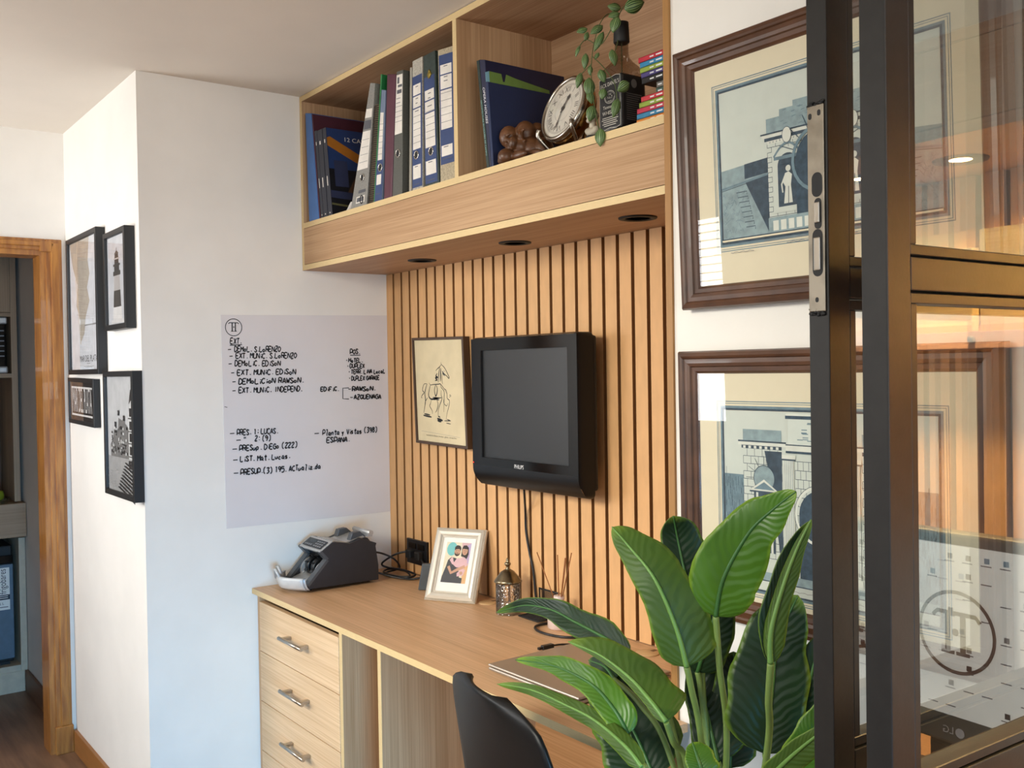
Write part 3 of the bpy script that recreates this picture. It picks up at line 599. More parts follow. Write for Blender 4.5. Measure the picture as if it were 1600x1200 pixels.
# trailing plant in the bottle
vleaf = bpy.data.materials.new('striped_leaf'); vleaf.use_nodes = True; nt = vleaf.node_tree; N = nt.nodes; L = nt.links
tc = N.new('ShaderNodeTexCoord'); sp = N.new('ShaderNodeSeparateXYZ'); L.new(tc.outputs['UV'], sp.inputs[0])
m1 = N.new('ShaderNodeMath'); m1.operation = 'SUBTRACT'; m1.inputs[1].default_value = .5; L.new(sp.outputs[1], m1.inputs[0])
m2 = N.new('ShaderNodeMath'); m2.operation = 'ABSOLUTE'; L.new(m1.outputs[0], m2.inputs[0])
m3 = N.new('ShaderNodeMath'); m3.operation = 'MULTIPLY'; m3.inputs[1].default_value = 44; L.new(m2.outputs[0], m3.inputs[0])
m4 = N.new('ShaderNodeMath'); m4.operation = 'SINE'; L.new(m3.outputs[0], m4.inputs[0])
rp = N.new('ShaderNodeValToRGB'); rp.color_ramp.elements[0].position = .35; rp.color_ramp.elements[0].color = lin('#2c4a22'); rp.color_ramp.elements[1].position = .85; rp.color_ramp.elements[1].color = lin('#8fa86a')
L.new(m4.outputs[0], rp.inputs[0]); L.new(rp.outputs[0], N['Principled BSDF'].inputs['Base Color']); N['Principled BSDF'].inputs['Roughness'].default_value = .4
vine = thing('trailing_plant', 'trailing plant with striped oval leaves hanging from the bottle neck', 'plant', (bc.x, bc.y, FL+.262))
stemm = mat('vine_stem', '#4c5a2c', .6)
def vl(x, y, Lp, Wp, ang, Y, rnd=random.Random(5)):
    """one leaf: photo centre, length and width in pixels, pointing angle in the picture, depth plane"""
    c = at(x, y, 'y', Y); k = .00158; L_, W_ = Lp*k, Wp*k; a = math.radians(ang); ax = CR*math.cos(a)+CU*math.sin(a); tw = rnd.uniform(-.5, .5)
    nrm = (-_d*math.cos(tw)+ax.cross(-_d)*math.sin(tw)).normalized(); sd = nrm.cross(ax).normalized(); rows_ = []
    for i in range(9):
        u = i/8; hwd = W_/2*(math.sin(math.pi*min(1, u*1.02+.0))**.7)*(1.12-.35*u) if 0 < u < 1 else .0004
        rows_.append([c+ax*(L_*(u-.5))+sd*(hwd*s)-nrm*(abs(s)**2*hwd*.35+(u-.5)**2*L_*.5) for s in (-1, -.5, 0, .5, 1)])
    b = B(); b.grid(rows_); obj('leaf', b, vleaf, vine, solid=.0007)
for v in ((960, 10, 20, 14, 170, -.30), (992, 8, 30, 22, 20, -.31), (959, 22, 17, 13, 200, -.32), (909, 46, 17, 13, 200, -.33), (932, 45, 22, 14, 215, -.32), (960, 37, 24, 17, 255, -.335), (917, 57, 14, 9, 250, -.33), (936, 64, 32, 11, 245, -.335), (902, 79, 18, 7, 250, -.34), (914, 95, 24, 11, 265, -.335), (932, 87, 12, 7, 240, -.33), (960, 89, 24, 15, 280, -.35), (905, 125, 24, 11, 255, -.345), (922, 136, 30, 18, 270, -.35), (941, 118, 20, 13, 290, -.34), (942, 146, 16, 13, 260, -.345), (975, 136, 20, 17, 215, -.352), (925, 177, 24, 17, 255, -.355), (963, 168, 28, 14, 255, -.352), (937, 214, 26, 17, 270, -.372), (922, 110, 14, 8, 270, -.34), (884+40, 166-14, 18, 14, 280, -.348)): vl(*v)
b = B()
for pts in ([(967, 24, -.287), (950, 22, -.30), (938, 36, -.325), (930, 60, -.33), (925, 88, -.335), (924, 120, -.342), (928, 160, -.35), (936, 204, -.368)], [(967, 24, -.287), (975, 10, -.30), (988, 8, -.31)], [(967, 24, -.287), (958, 40, -.325), (938, 70, -.335), (915, 62, -.335), (900, 82, -.34)], [(925, 88, -.335), (942, 104, -.338), (960, 130, -.352), (964, 158, -.352)], [(924, 100, -.338), (914, 110, -.34), (906, 118, -.344)], [(967, 24, -.287), (966, 60, -.30), (961, 80, -.345)]):
    b.tube(spline([at(x, y, 'y', Y) for x, y, Y in pts], 6), .0011, 6)
b.tube([bc+Vector((0, 0, .262)), bc+Vector((0, 0, .10))], .0012, 6); obj('stem', b, stemm, vine)

# colourful pocket books lying in a stack
z = FL; inks = mat('white_ink', '#e8e8ea', .6)
stack = (('#5f8f3f', .0105, 1.640, 'green pocket book at the very bottom of the colourful stack'), ('#d98324', .0118, 1.637, 'orange pocket book low in the stack, on the green one'), ('#2f7fa8', .0118, 1.638, 'blue pocket book in the lower half of the stack, on the orange one'), ('#c2304a', .0118, 1.639, 'crimson pocket book lying on the lower blue one'), ('#93a83e', .0118, 1.646, 'olive green pocket book under the topmost red one of the lower half'), ('#c62f3a', .0118, 1.652, 'red pocket book under the small dark green book'),
 ('#3d5a50', .0135, 1.686, 'small dark green book in the gap of the colourful stack'), ('#77726a', .0130, 1.688, 'small grey book lying on the small dark green one'), ('#161618', .0135, 1.655, 'black book in the upper half of the stack'), ('#453a78', .0115, 1.653, 'purple pocket book lying on the black one'), ('#93a83e', .0118, 1.650, 'olive green pocket book on the purple one'), ('#2f86b4', .0118, 1.650, 'blue pocket book just under the top of the stack'), ('#c2263a', .0118, 1.645, 'red pocket book topmost of the colourful stack'))
for k, (cl, h, x0, lb) in enumerate(stack):
    t = thing('book', lb, 'book', ((x0+1.765)/2, -.24, z), group='colourful pocket books stacked by the bottle'); yf = -.312 if k not in (6, 7) else -.300
    b = B().box(x0, yf, z+.0002, 1.765, -.17, z+.0018, bev=.0004, seg=1).box(x0, yf, z+h-.0018, 1.765, -.17, z+h-.0002, bev=.0004, seg=1).box(x0, yf, z+.0002, 1.765, yf+.0016, z+h-.0002); obj('cover', b, mat('book_'+cl[1:], cl, .4), t)
    obj('pages', B().box(x0+.0015, yf+.0016, z+.0018, 1.764, -.172, z+h-.0018), paper, t)
    a = Art((0, yf, z+h/2), (1, 0, 0), (0, 0, 1)); xc = 1.70 if k not in (6, 7) else 1.712
    for j, wd in enumerate((.016, .022)): a.rect(xc-.02+j*.019, -.0016, xc-.02+j*.019+wd-.004, .0014, 0)
    obj('spine_lettering', a, inks, t); z += h
# ------------------------------------------------------------------ television
t = thing('television', 'small black square-screened television hanging on the slatted wall', 'television', (.972, -.08, 1.148))
TX0, TX1, TZ0, TZ1, TF = .718, 1.224, 1.147, 1.600, -.140
prof = [(-.060, TZ1-.004), (-.125, TZ1), (TF+.004, TZ1-.003), (TF, TZ1-.012), (TF, 1.208), (TF+.006, 1.182), (TF+.020, 1.160), (TF+.038, TZ0), (-.060, TZ0+.004)]
b = B()
SX0, SX1, SZ_0, SZ_1 = .772, 1.180, 1.237, 1.560
def rrect(x0, z0, x1, z1, y, r, n=6, yb=None):
    pts = []
    for cx, cz, a0 in ((x1-r, z1-r, 0), (x0+r, z1-r, 90), (x0+r, z0+r, 180), (x1-r, z0+r, 270)):
        for k in range(n+1):
            a = math.radians(a0+90*k/n); pts.append((cx+r*math.cos(a), y, cz+r*math.sin(a)))
        if a0 in (90, 270):                       # extra points down the straight sides
            za, zb = (z1-r, z0+r) if a0 == 90 else (z0+r, z1-r)
            for k in range(1, 16): pts.append((x0 if a0 == 90 else x1, y, za+(zb-za)*k/16))
    return pts
# front shell: rounded outline, front ring down to the screen opening, chin rolling backwards
def chin(p):
    x, y, z = p; k = max(0, (1.208-z)/.061); return Vector((x, y+.036*k**2.2, z))
out0, out1 = rrect(TX0, TZ0, TX1, TZ1, -.085, .016), rrect(TX0, TZ0, TX1, TZ1, -.130, .016); o2 = rrect(TX0+.004, TZ0+.004, TX1-.004, TZ1-.004, TF, .013)
rows_ = [[Vector(p) for p in out0], [chin(p) for p in out1], [chin(p) for p in o2]]
b.grid([r+[r[0]] for r in rows_], uv=False)
N_ = 24
fr = []                                             # front plate with the opening
xs = [TX0+.0042, SX0, SX1, TX1-.0042]; zc = [TZ1-.0045, SZ_1, SZ_0, 1.212, 1.200, 1.19, 1.18, 1.17, 1.16, TZ0+.0045]
vs = [[b.bm.verts.new(chin((x, TF-.0005, z))) for x in xs] for z in zc]
for i in range(len(zc)-1):
    for j in range(3):
        if not (i == 1 and j == 1): b.face((vs[i][j], vs[i+1][j], vs[i+1][j+1], vs[i][j+1]), 1 if i < 3 else 0, True)
obj('bezel', b, [mat('satin_black', '#0b0b0d', .38, spec=.3), gloss], t)
b = B(); y1 = -.1330
for p, q in (((SX0, SZ_1), (SX1, SZ_1)), ((SX1, SZ_1), (SX1, SZ_0)), ((SX1, SZ_0), (SX0, SZ_0)), ((SX0, SZ_0), (SX0, SZ_1))):
    b.face([b.bm.verts.new((p[0], TF-.0005, p[1])), b.bm.verts.new((q[0], TF-.0005, q[1])), b.bm.verts.new((q[0], y1, q[1])), b.bm.verts.new((p[0], y1, p[1]))])
obj('screen_surround', b, blackm, t)
obj('screen', B().box(SX0, y1-.0005, SZ_0, SX1, y1+.004, SZ_1), mat('screen_grey', '#191a1b', .36, var=.02), t)
obj('housing', B().box(TX0+.012, -.0845, TZ0+.02, TX1-.006, -.065, TZ1-.008, bev=.008).box(TX0+.05, -.065, TZ0+.06, TX1-.045, -.05, TZ1-.05, bev=.006), blackm, t)
obj('wall_mount', B().box(.90, -.05, 1.32, 1.04, -.026, 1.44, bev=.002), blackm, t)
a = Art((0, TF-.0008, 0), (1, 0, 0), (0, 0, 1)); c = a.px(811, 730); a.text('PHILIPS', c, .0165, 0, width=.044); obj('brand_lettering', a, mat('white_ink', '#e8e8ea', .6), t)
obj('standby_lamp', B().lathe([(.0022, 0), (.001, -.0008)], at(740, 722, 'y', TF-.0006), 12, axis='y'), mat('red_led', '#c0201a', .3, emit=('#ff2010', 1.5)), t)
cord = [(819, 766, -.075), (820, 783, -.060), (821, 800, -.036), (822, 830, -.031), (827, 862, -.031), (833, 890, -.031), (837, 930, -.033), (838, 946, -.045), (846, 955, -.10), (858, 975, -.14), (880, 990, -.15), (905, 997, -.12)]
pts = [at(x, y, 'y', Y) for x, y, Y in cord[:7]]; e = pts[-1]; pts += [Vector((.894, -.031, .785)), Vector((.93, -.0305, .7745)), Vector((1.012, -.0312, .7745)), Vector((1.029, -.07, .7745)), Vector((1.027, -.14, .7745)), Vector((1.08, -.172, .7745)), Vector((1.16, -.16, .7745)), Vector((1.22, -.10, .7745))]
tag(obj('power_cord', B().tube(spline(pts, 8), .0036, 8), black), 'black cord running from the television down the slats onto the desk', 'cord')

# ------------------------------------------------------------------ framed pictures: general builder
def framed(name, label, cat, corners, N, prof, fm, group=None, mats=None, art=None, mat_w=0, mat_m=None, glazed=True, frame_back=None):
    """corners TL TR BR BL of the front outline; prof = [(inset from the outline, height towards the viewer)]"""
    TL, TR, BR, BL = [Vector(c) for c in corners]; N = Vector(N).normalized(); U, V = (TR-TL).normalized(), (TL-BL).normalized()
    t = thing(name, label, cat, tuple((BL+BR)/2), group=group)
    b = B(); C4 = [(TL, U-V), (TR, -U-V), (BR, -U+V), (BL, U+V)]; rings = []
    for ins, h in prof: rings.append([c+d*ins+N*h for c, d in C4])
    for k in range(4):
        j = (k+1) % 4; vv = [(b.bm.verts.new(r[k]), b.bm.verts.new(r[j])) for r in rings]
        for i in range(len(vv)-1): b.face((vv[i][0], vv[i][1], vv[i+1][1], vv[i+1][0]))
    obj('frame', b, fm, t); ins = prof[-1][0]; hz = prof[-1][1]
    q = [c+d*(ins-.002)+N*(hz+.0005) for c, d in C4]
    bq = [p-N*.004 for p in q]
    obj('backing', B().hexa(q, bq), mat_m or paper, t)
    if art:
        a = Art(q[3], U, V, N); a.N = N; a.lay = .0004; art(a, (q[1]-q[0]).length, (q[0]-q[3]).length); obj('print', a, mats, t)
    if glazed:
        g = B(); z = N*.0040; g.face([g.bm.verts.new(p+z) for p in q]); obj('glazing', g, glazed if not isinstance(glazed, bool) else glass, t)
    return t
greyink = mat('grey_print', '#8c8a88', .8); dkink = mat('dark_print', '#3a3836', .8)
blackf = mat('black_frame', '#1b1b1c', .45)
YC = -.950; pc = lambda *p: [at(x, y, 'y', YC) for x, y in p]
pr = [(0, -.031), (0, 0), (.001, .001), (.017, .001), (.018, 0), (.018, -.010)]
G4 = 'black-framed prints by the doorway'
def sq(p):                                              # square a photo-measured outline up
    l, r = (p[0].x+p[3].x)/2, (p[1].x+p[2].x)/2; tz, bz = (p[0].z+p[1].z)/2, (p[2].z+p[3].z)/2
    return [Vector((l, YC, tz)), Vector((r, YC, tz)), Vector((r, YC, bz)), Vector((l, YC, bz))]
def art_map(a, w_, h):
    a.rect(0, 0, w_, h, 0); R = random.Random(2)
    a.poly([(0, h), (w_*.72, h), (w_*.66, h*.82), (w_*.72, h*.72), (w_*.62, h*.62), (w_*.70, h*.52), (w_*.55, h*.40), (w_*.5, h*.28), (w_*.34, h*.20), (w_*.36, h*.38), (w_*.22, h*.5), (w_*.28, h*.66), (w_*.12, h*.8)], 1)
    for k in range(46):
        y = h*(.42+.56*k/46); x0 = w_*(.25+R.uniform(-.02, .06)); a.line([(x0, y), (x0+w_*R.uniform(.12, .36), y-h*.012)], .0012, 2, False)
    a.lay += .0001; a.line([(w_*.3, h), (w_*.22, h*.7), (w_*.3, h*.45), (w_*.36, h*.2)], .008, 3)
    a.rect(w_*.5, h*.335, w_, h*.345, 4); a.rect(w_*.0, 0, w_, h*.0, 0)
    a.text('MAR DEL PLATA', (w_*.62, h*.085), .034, 5, width=w_*.62); a.rect(w_*.56, h*.048, w_*.68, h*.052, 4); a.rect(w_*.45, h*.026, w_*.8, h*.030, 4); a.rect(w_*.5, h*.018, w_*.75, h*.021, 4)
framed('framed_print', 'tall black-framed beige map poster lettered MAR DEL PLATA next to the door casing', 'framed print', sq(pc((100.5, 375), (150, 356), (153, 585), (109.5, 585))), (0, -1, 0), pr, blackf, G4,
       [mat('poster_pale', '#d5d6da', .8), mat('poster_beige', '#b3a99b', .8), mat('poster_taupe', '#948a80', .8), mat('poster_sand', '#d0bfa8', .8), greyink, dkink], art_map)
def art_light(a, w_, h):
    a.rect(0, 0, w_, h, 0); c = w_*.50
    def seg(y0, y1, r0, r1, mi): a.poly([(c-r0*w_, h*y0), (c+r0*w_, h*y0), (c+r1*w_, h*y1), (c-r1*w_, h*y1)], mi)
    seg(.02, .06, .34, .30, 2); seg(.06, .20, .24, .21, 2); seg(.20, .385, .20, .17, 1); seg(.385, .55, .17, .145, 3); seg(.55, .60, .19, .19, 1); seg(.60, .655, .13, .13, 1); seg(.655, .68, .18, .18, 1); seg(.68, .73, .11, .11, 1); seg(.73, .745, .15, .15, 3); seg(.745, .79, .10, .09, 1); seg(.79, .825, .12, .02, 1); seg(.825, .86, .012, .008, 1)
framed('framed_print', 'narrow black-framed print of a banded lighthouse, upper one nearest the wall corner', 'framed print', sq(pc((158, 363), (192, 357), (199, 511), (166, 518))), (0, -1, 0), pr, blackf, G4,
       [mat('poster_sky', '#c4c6cb', .8), dkink, mat('poster_grey_white', '#dcdad8', .8), mat('poster_silver', '#b5b0ae', .8)], art_light)
def art_sign(a, w_, h):
    a.rect(0, 0, w_, h, 0); m = .018
    for r in ((m, m, w_-m, m+.007), (m, h-m-.007, w_-m, h-m), (m, m, m+.007, h-m), (w_-m-.007, m, w_-m, h-m)): a.rect(*r, 1)
    a.text('MAR DEL PLATA', (w_*.5, h*.5), .135, 1, width=w_-.07)
q = pc((112, 590), (159, 592), (161, 668), (118, 660)); q = [Vector((-.90, YC+.008, 1.497)), Vector((-.515, YC+.008, 1.490)), Vector((-.512, YC+.008, 1.315)), Vector((-.897, YC+.008, 1.322))]
framed('framed_sign', 'wide black-framed sign with white letters reading MAR DEL PLATA under the map poster', 'framed sign', q, (0, -1, 0), [(0, -.022), (0, 0), (.001, .001), (.015, .001), (.016, -.006)], blackf, G4, [mat('sign_black', '#1d1a18', .6), mat('sign_white', '#e9e6e2', .6)], art_sign)
def art_street(a, w_, h):
    R = random.Random(9); a.rect(0, 0, w_, h, 0); a.rect(0, 0, w_, h*.30, 1)
    a.poly([(w_*.78, h*.3), (w, h*.3) if False else (w_, h*.3), (w_, h*.93), (w_*.86, h*.88), (w_*.84, h*.75), (w_*.78, h*.70)], 2); a.poly([(w_*.80, h*.76), (w_, h*.84), (w_, h*.93), (w_*.86, h*.88)], 3)
    a.poly([(w_*.12, h*.3), (w_*.78, h*.3), (w_*.78, h*.56), (w_*.66, h*.60), (w_*.64, h*.66), (w_*.56, h*.62), (w_*.42, h*.64), (w_*.40, h*.54), (w_*.3, h*.52), (w_*.26, h*.56), (w_*.2, h*.45), (w_*.1, h*.40)], 4)
    for k in range(60):
        x, y = w_*R.uniform(.14, .76), h*R.uniform(.32, .55); a.rect(x, y, x+w_*R.uniform(.02, .05), y+h*R.uniform(.008, .03), 3 if k % 3 else 2)
    for y in (.34, .45, .55, .66): a.rect(w_*.84, h*y, w_*.93, h*(y+.07), 3); a.rect(w_*.80, h*(y-.02), w_, h*(y-.012), 3)
    for (x, z) in ((.42, .66), (.30, .56), (.62, .62)): a.rect(w_*x, h*z, w_*(x+.05), h*(z+.045), 3)
    a.rect(w_*.8, h*.22, w_, h*.29, 3)
    for k in range(9):
        y = .27-.027*k; a.poly([(w_*(.68-.055*k*.6), h*y), (w_, h*(y-.05-.006*k)), (w_, h*(y-.062-.007*k)), (w_*(.66-.055*k*.6), h*(y-.010))], 3)
    for k in range(40): x, y = w_*R.uniform(.02, .4), h*R.uniform(.02, .2); a.rect(x, y, x+w_*.03, y+h*.003, 4)
framed('framed_photo', 'black-framed monochrome photo of a street with steps, nearest the wall corner', 'framed photo', sq(pc((159, 580), (205, 580), (212, 787), (166, 770))), (0, -1, 0), pr, blackf, G4,
       [mat('photo_sky', '#c9cacb', .8), mat('photo_ground', '#a9a9a8', .8), mat('photo_pale', '#dcdcda', .8), mat('photo_dark', '#2b2a2a', .8), mat('photo_mid', '#7d7c7a', .8)], art_street)

# horse sketch on the slats
qh = [at(643, 528, 'y', -.052), at(723, 525.5, 'y', -.052), at(729, 697, 'y', -.052), at(650, 691.5, 'y', -.052)]
qh[2] = qh[3]+(qh[1]-qh[0])
def art_horse(a, w_, h):
    a.rect(0, 0, w_, h, 0); R = random.Random(4)
    X = lambda x, y: a.px(640+x/6.667, 520+y/6.667)
    def st(pts, wd=.0016, mi=1): 
        s_ = spline([(*X(x, y), 0) for x, y in pts], 5); n = len(s_); a.line([(v.x, v.y) for v in s_], [1.35*wd*(.45+.75*math.sin(math.pi*(i+.5)/n)) for i in range(n)], mi, False)
    for pts, wd in (([(358, 268), (362, 290), (392, 318), (420, 370), (438, 415), (432, 425), (415, 405), (385, 385), (368, 385)], .0022), ([(362, 290), (340, 320), (320, 340), (300, 365)], .002), ([(345, 320), (330, 400), (322, 485)], .003), ([(368, 385), (362, 440), (368, 495)], .002), ([(355, 330), (350, 400), (345, 470)], .004), ([(315, 390), (300, 420), (318, 430), (295, 440), (312, 460), (290, 468)], .004), ([(205, 515), (175, 520), (160, 555), (155, 590), (170, 610), (150, 640), (140, 665), (150, 668)], .0022), ([(205, 515), (190, 560), (178, 620), (182, 690), (172, 760), (160, 825)], .003), ([(225, 500), (240, 520), (262, 515), (295, 508), (330, 500), (345, 498), (380, 540), (405, 560), (412, 620)], .002), ([(240, 520), (222, 590), (218, 640), (240, 668), (290, 662), (320, 650), (350, 640)], .0034), ([(295, 510), (280, 570), (290, 630), (305, 600), (310, 550), (300, 515)], .0032), ([(350, 560), (348, 610), (355, 650), (330, 720), (312, 780), (310, 850)], .0022), ([(345, 498), (350, 530), (380, 570), (378, 640), (375, 700), (370, 790)], .002), ([(245, 675), (232, 720), (225, 745), (248, 790), (250, 825)], .002), ([(300, 665), (312, 715), (300, 770), (282, 805)], .0024), ([(205, 660), (180, 705), (172, 760)], .002), ([(385, 545), (408, 590), (412, 640), (432, 660), (425, 720), (405, 790), (390, 870)], .002), ([(378, 640), (372, 690), (400, 720), (415, 690)], .0016), ([(432, 605), (445, 600), (448, 612), (430, 625)], .0014), ([(155, 850), (240, 858)], .004), ([(165, 832), (225, 838)], .003), ([(298, 865), (355, 880)], .005), ([(300, 885), (340, 892)], .005), ([(310, 838), (330, 850)], .003), ([(372, 880), (440, 872)], .002), ([(390, 900), (438, 905)], .0018), ([(400, 860), (435, 870)], .002)): st(pts, wd)
    for k in range(30): x, y = R.uniform(250, 300), R.uniform(640, 672); st([(x, y), (x+18, y+4), (x+30, y-2)], .0012, 2)
    for k in range(14): x, y = R.uniform(365, 385), R.uniform(345, 395); st([(x, y), (x+8, y+6), (x+14, y+14)], .0014, 2)
    a.lay += .0001; a.line([X(130, 1015), X(530, 1035)], .0008, 2); a.text('exposicion de dibujos y bocetos - galeria - entrada libre', X(332, 1050), .008, 1, width=.19, rot=-.004)
framed('framed_sketch', 'thin brown-framed beige sketch of a standing horse beside the television', 'framed sketch', qh, (0, -1, 0), [(0, -.024), (0, 0), (.0015, .001), (.0085, .001), (.010, -.006)], mat('brown_frame', '#4a3424', .5), None, [mat('aged_paper', '#d8c7a2', .8, scale=14, var=.05), ink, greyink], art_horse, glazed=False)

# ------------------------------------------------------------------ two large etchings on the pier
walnut = mat('walnut_moulding', '#5a3822', .38, scale=16, stretch=(1, 1, 1), col2='#432715', coat=.2)
eprof = [(0, -.022), (0, .0), (.003, .006), (.010, .008), (.014, .006), (.016, .0025), (.024, .0035), (.030, .002), (.032, -.002), (.040, -.003), (.043, -.006), (.046, -.010)]
cream = mat('cream_mount', '#dbd0b4', .8, var=.01); eb = mat('etching_blue', '#6f8791', .8, scale=60, var=.12); ed = mat('etching_dark', '#3c4f5e', .8, scale=90, var=.2); ep = mat('etching_pale', '#c6ccc2', .8, var=.02); em = mat('etching_mid', '#8fa3a6', .8, scale=70, var=.12); ew = mat('etching_white', '#d6d8cc', .8)
EM = [cream, ep, eb, ed, em, ew, greyink]
def engraving_border(a, u0, v0, u1, v1):
    for k, (d, wd, mi) in enumerate(((0, .0018, 2), (.004, .0012, 2), (.009, .005, 2), (.0135, .004, 3))):
        x0, y0, x1, y1 = u0+d, v0+d, u1-d, v1-d
        for r in ((x0, y0, x1, y0+wd), (x0, y1-wd, x1, y1), (x0, y0, x0+wd, y1), (x1-wd, y0, x1, y1)): a.rect(*r, mi)
    a.rect(u0+.018, v0+.018, u1-.018, v1-.018, 1)
def courses(a, x0, y0, x1, y1, n, m_, R):
    """coursed stone: joints as strokes"""
    for i in range(n+1): y = y0+(y1-y0)*i/n; a.line([(x0, y), (x1, y)], .0010, 3, False)
    for i in range(n):
        ya, yb = y0+(y1-y0)*i/n, y0+(y1-y0)*(i+1)/n
        for j in range(m_+1):
            x = x0+(x1-x0)*(j+(.5 if i % 2 else 0))/m_
            if x0 <= x <= x1: a.line([(x, ya), (x, yb)], .0009, 3, False)
    a.lay += .00005
def art_e1(a, w_, h):
    a.rect(0, 0, w_, h, 0); R = random.Random(11); X = a.px; b0 = X(1111, 137); b1 = X(1122, 398)
    u0, v1 = (b0[0]+b1[0])/2, b0[1]; v0 = .062; u1 = w_-u0-.002
    engraving_border(a, u0, v0, u1, v1); P_ = lambda *p: [X(*q) for q in p]
    vb = X(1125, 377)[1]                                     # ground line of the picture
    L0 = u0+.018; rgt = u1-.018; xT = X(1202, 300)[0]; xE = 2*(u0+u1)/2-xT
    for mir in (0, 1):
        m = (lambda x: x) if not mir else (lambda x: u0+u1-x)
        zz = lambda y: X(1160, y)[1]
        a.poly([(m(L0), vb), (m(xT), vb), (m(xT), zz(255)), (m(L0), zz(262))], 4); a.poly([(m(xT-.055), zz(258)), (m(xT), zz(255)), (m(xT), zz(278)), (m(xT-.055), zz(281))], 3)
        a.poly([(m(xT-.055), zz(284)), (m(xT), zz(280)), (m(xT), vb)], 3); a.line([(m(L0), zz(291)), (m(xT), zz(280))], .004, 2); a.line([(m(L0), zz(294)), (m(xT), zz(283))], .0012, 3)
        for k in range(8): y = zz(300+8*k); a.line([(m(L0+.035+.003*k), y), (m(L0+.06+.0025*k), y), (m(L0+.06+.0025*k), y-.006)], .0014, 3, False)
        for k in range(60): x, y = R.uniform(L0, xT-.06), R.uniform(vb, zz(300)); a.line([(m(x), y), (m(x+R.uniform(.002, .008)), y+R.uniform(-.01, .01))], .0009, 2, False)
        a.lay += .0001
    top = X(1205, 215)[1]; a.rect(xT, vb, xE, top, 1); a.rect(xT, vb, xE, top, 4) if False else None
    courses(a, xT, vb+.03, xE, top, 16, 12, R)
    a.rect(xT-.012, top, xE+.012, top+.006, 5); a.rect(xT-.006, top-.006, xE+.006, top, 3)
    for k in range(30): x = xT+(xE-xT)*k/30; a.rect(x, top-.012, x+.005, top-.006, 5)
    a.rect(xT-.014, top+.006, xE+.014, top+.0085, 3); a.rect(xT, top+.0085, xE, top+.034, 4); a.rect(xT+.03, top+.034, xE-.03, top+.046, 4); a.rect(xT+.06, top+.046, xE-.06, top+.056, 4)
    for k in range(40): x, y = R.uniform(xT+.03, xE-.03), R.uniform(top+.012, top+.045); a.line([(x, y), (x+.008, y+.001)], .0012, 2, False)
    a.lay += .0001; cx = (xT+xE)/2
    for nx in (xT+.045, xE-.045):                          # niches with statues
        a.rect(nx-.034, vb+.035, nx+.034, vb+.15, 1); a.rect(nx-.022, vb+.045, nx+.022, vb+.118, 3); a.circ((nx, vb+.045+.073), .022, 3)
        a.rect(nx-.03, vb+.13, nx+.03, vb+.136, 2); a.line([(nx-.03+.06*k/10, vb+.136+.022*math.sin(math.pi*k/10)) for k in range(11)], .004, 2); a.circ((nx, vb+.172), .010, 5, ry=.014); a.circ((nx, vb+.172), .010, 3, .001, ry=.014)
        a.poly([(nx-.010, vb+.05), (nx+.009, vb+.05), (nx+.006, vb+.082), (nx+.009, vb+.10), (nx+.002, vb+.106), (nx-.006, vb+.104), (nx-.012, vb+.09), (nx-.006, vb+.08)], 5); a.circ((nx+.001, vb+.112), .0055, 5); a.line([(nx-.006, vb+.10), (nx-.014, vb+.085), (nx-.012, vb+.07)], .003, 5); a.line([(nx, vb+.05), (nx+.001, vb+.08)], .0014, 3)
    for k in range(9): an = math.pi*k/8; a.line([(cx+.055*math.cos(an), vb+.12+.055*math.sin(an)), (cx+.085*math.cos(an), vb+.12+.085*math.sin(an))], .0014, 3)
    a.rect(cx-.05, vb, cx+.05, vb+.12, 3); a.circ((cx, vb+.12), .05, 3); a.circ((cx, vb+.12), .056, 2, .006)
    a.rect(xT, vb, xE, vb+.028, 4)
    for k in range(12): x = xT+.01+(xE-xT-.02)*k/12; a.rect(x, vb+.004, x+.012, vb+.022, 5)
    a.rect(L0, v0+.018, rgt, vb, 0); a.rect(L0, vb-.001, rgt, vb+.001, 3)
    a.line([(L0+.10+.006*k, vb-.012-.0012*math.sin(k*2.1)) for k in range(50)], .001, 6); a.line([(L0+.15+.005*k, vb-.020-.001*math.sin(k*1.7)) for k in range(30)], .001, 6); a.line([(L0+.02+.005*k, vb-.026-.001*math.sin(k*1.9)) for k in range(12)], .001, 6)
N1 = Vector((0, -1, -.035)).normalized()
def on1(x, y): return on_plane(x, y, Vector((1.9, -.381, 1.62)), N1)
c = [on1(1052.5, 85), None, None, on1(1067, 485)]; W_ = .660
c[0].x = c[3].x = (c[0].x+c[3].x)/2; c[1] = c[0]+Vector((W_, 0, 0)); c[2] = c[3]+Vector((W_, 0, 0))
eglass = pane_mat('picture_glass', (.99, .99, .99), 1.5, .62)
framed('framed_etching', 'upper walnut-framed blue grey etching of a stone gatehouse with a statue niche', 'framed etching', c, N1, eprof, walnut, 'large walnut-framed etchings', EM, art_e1, mat_m=cream, glazed=eglass)
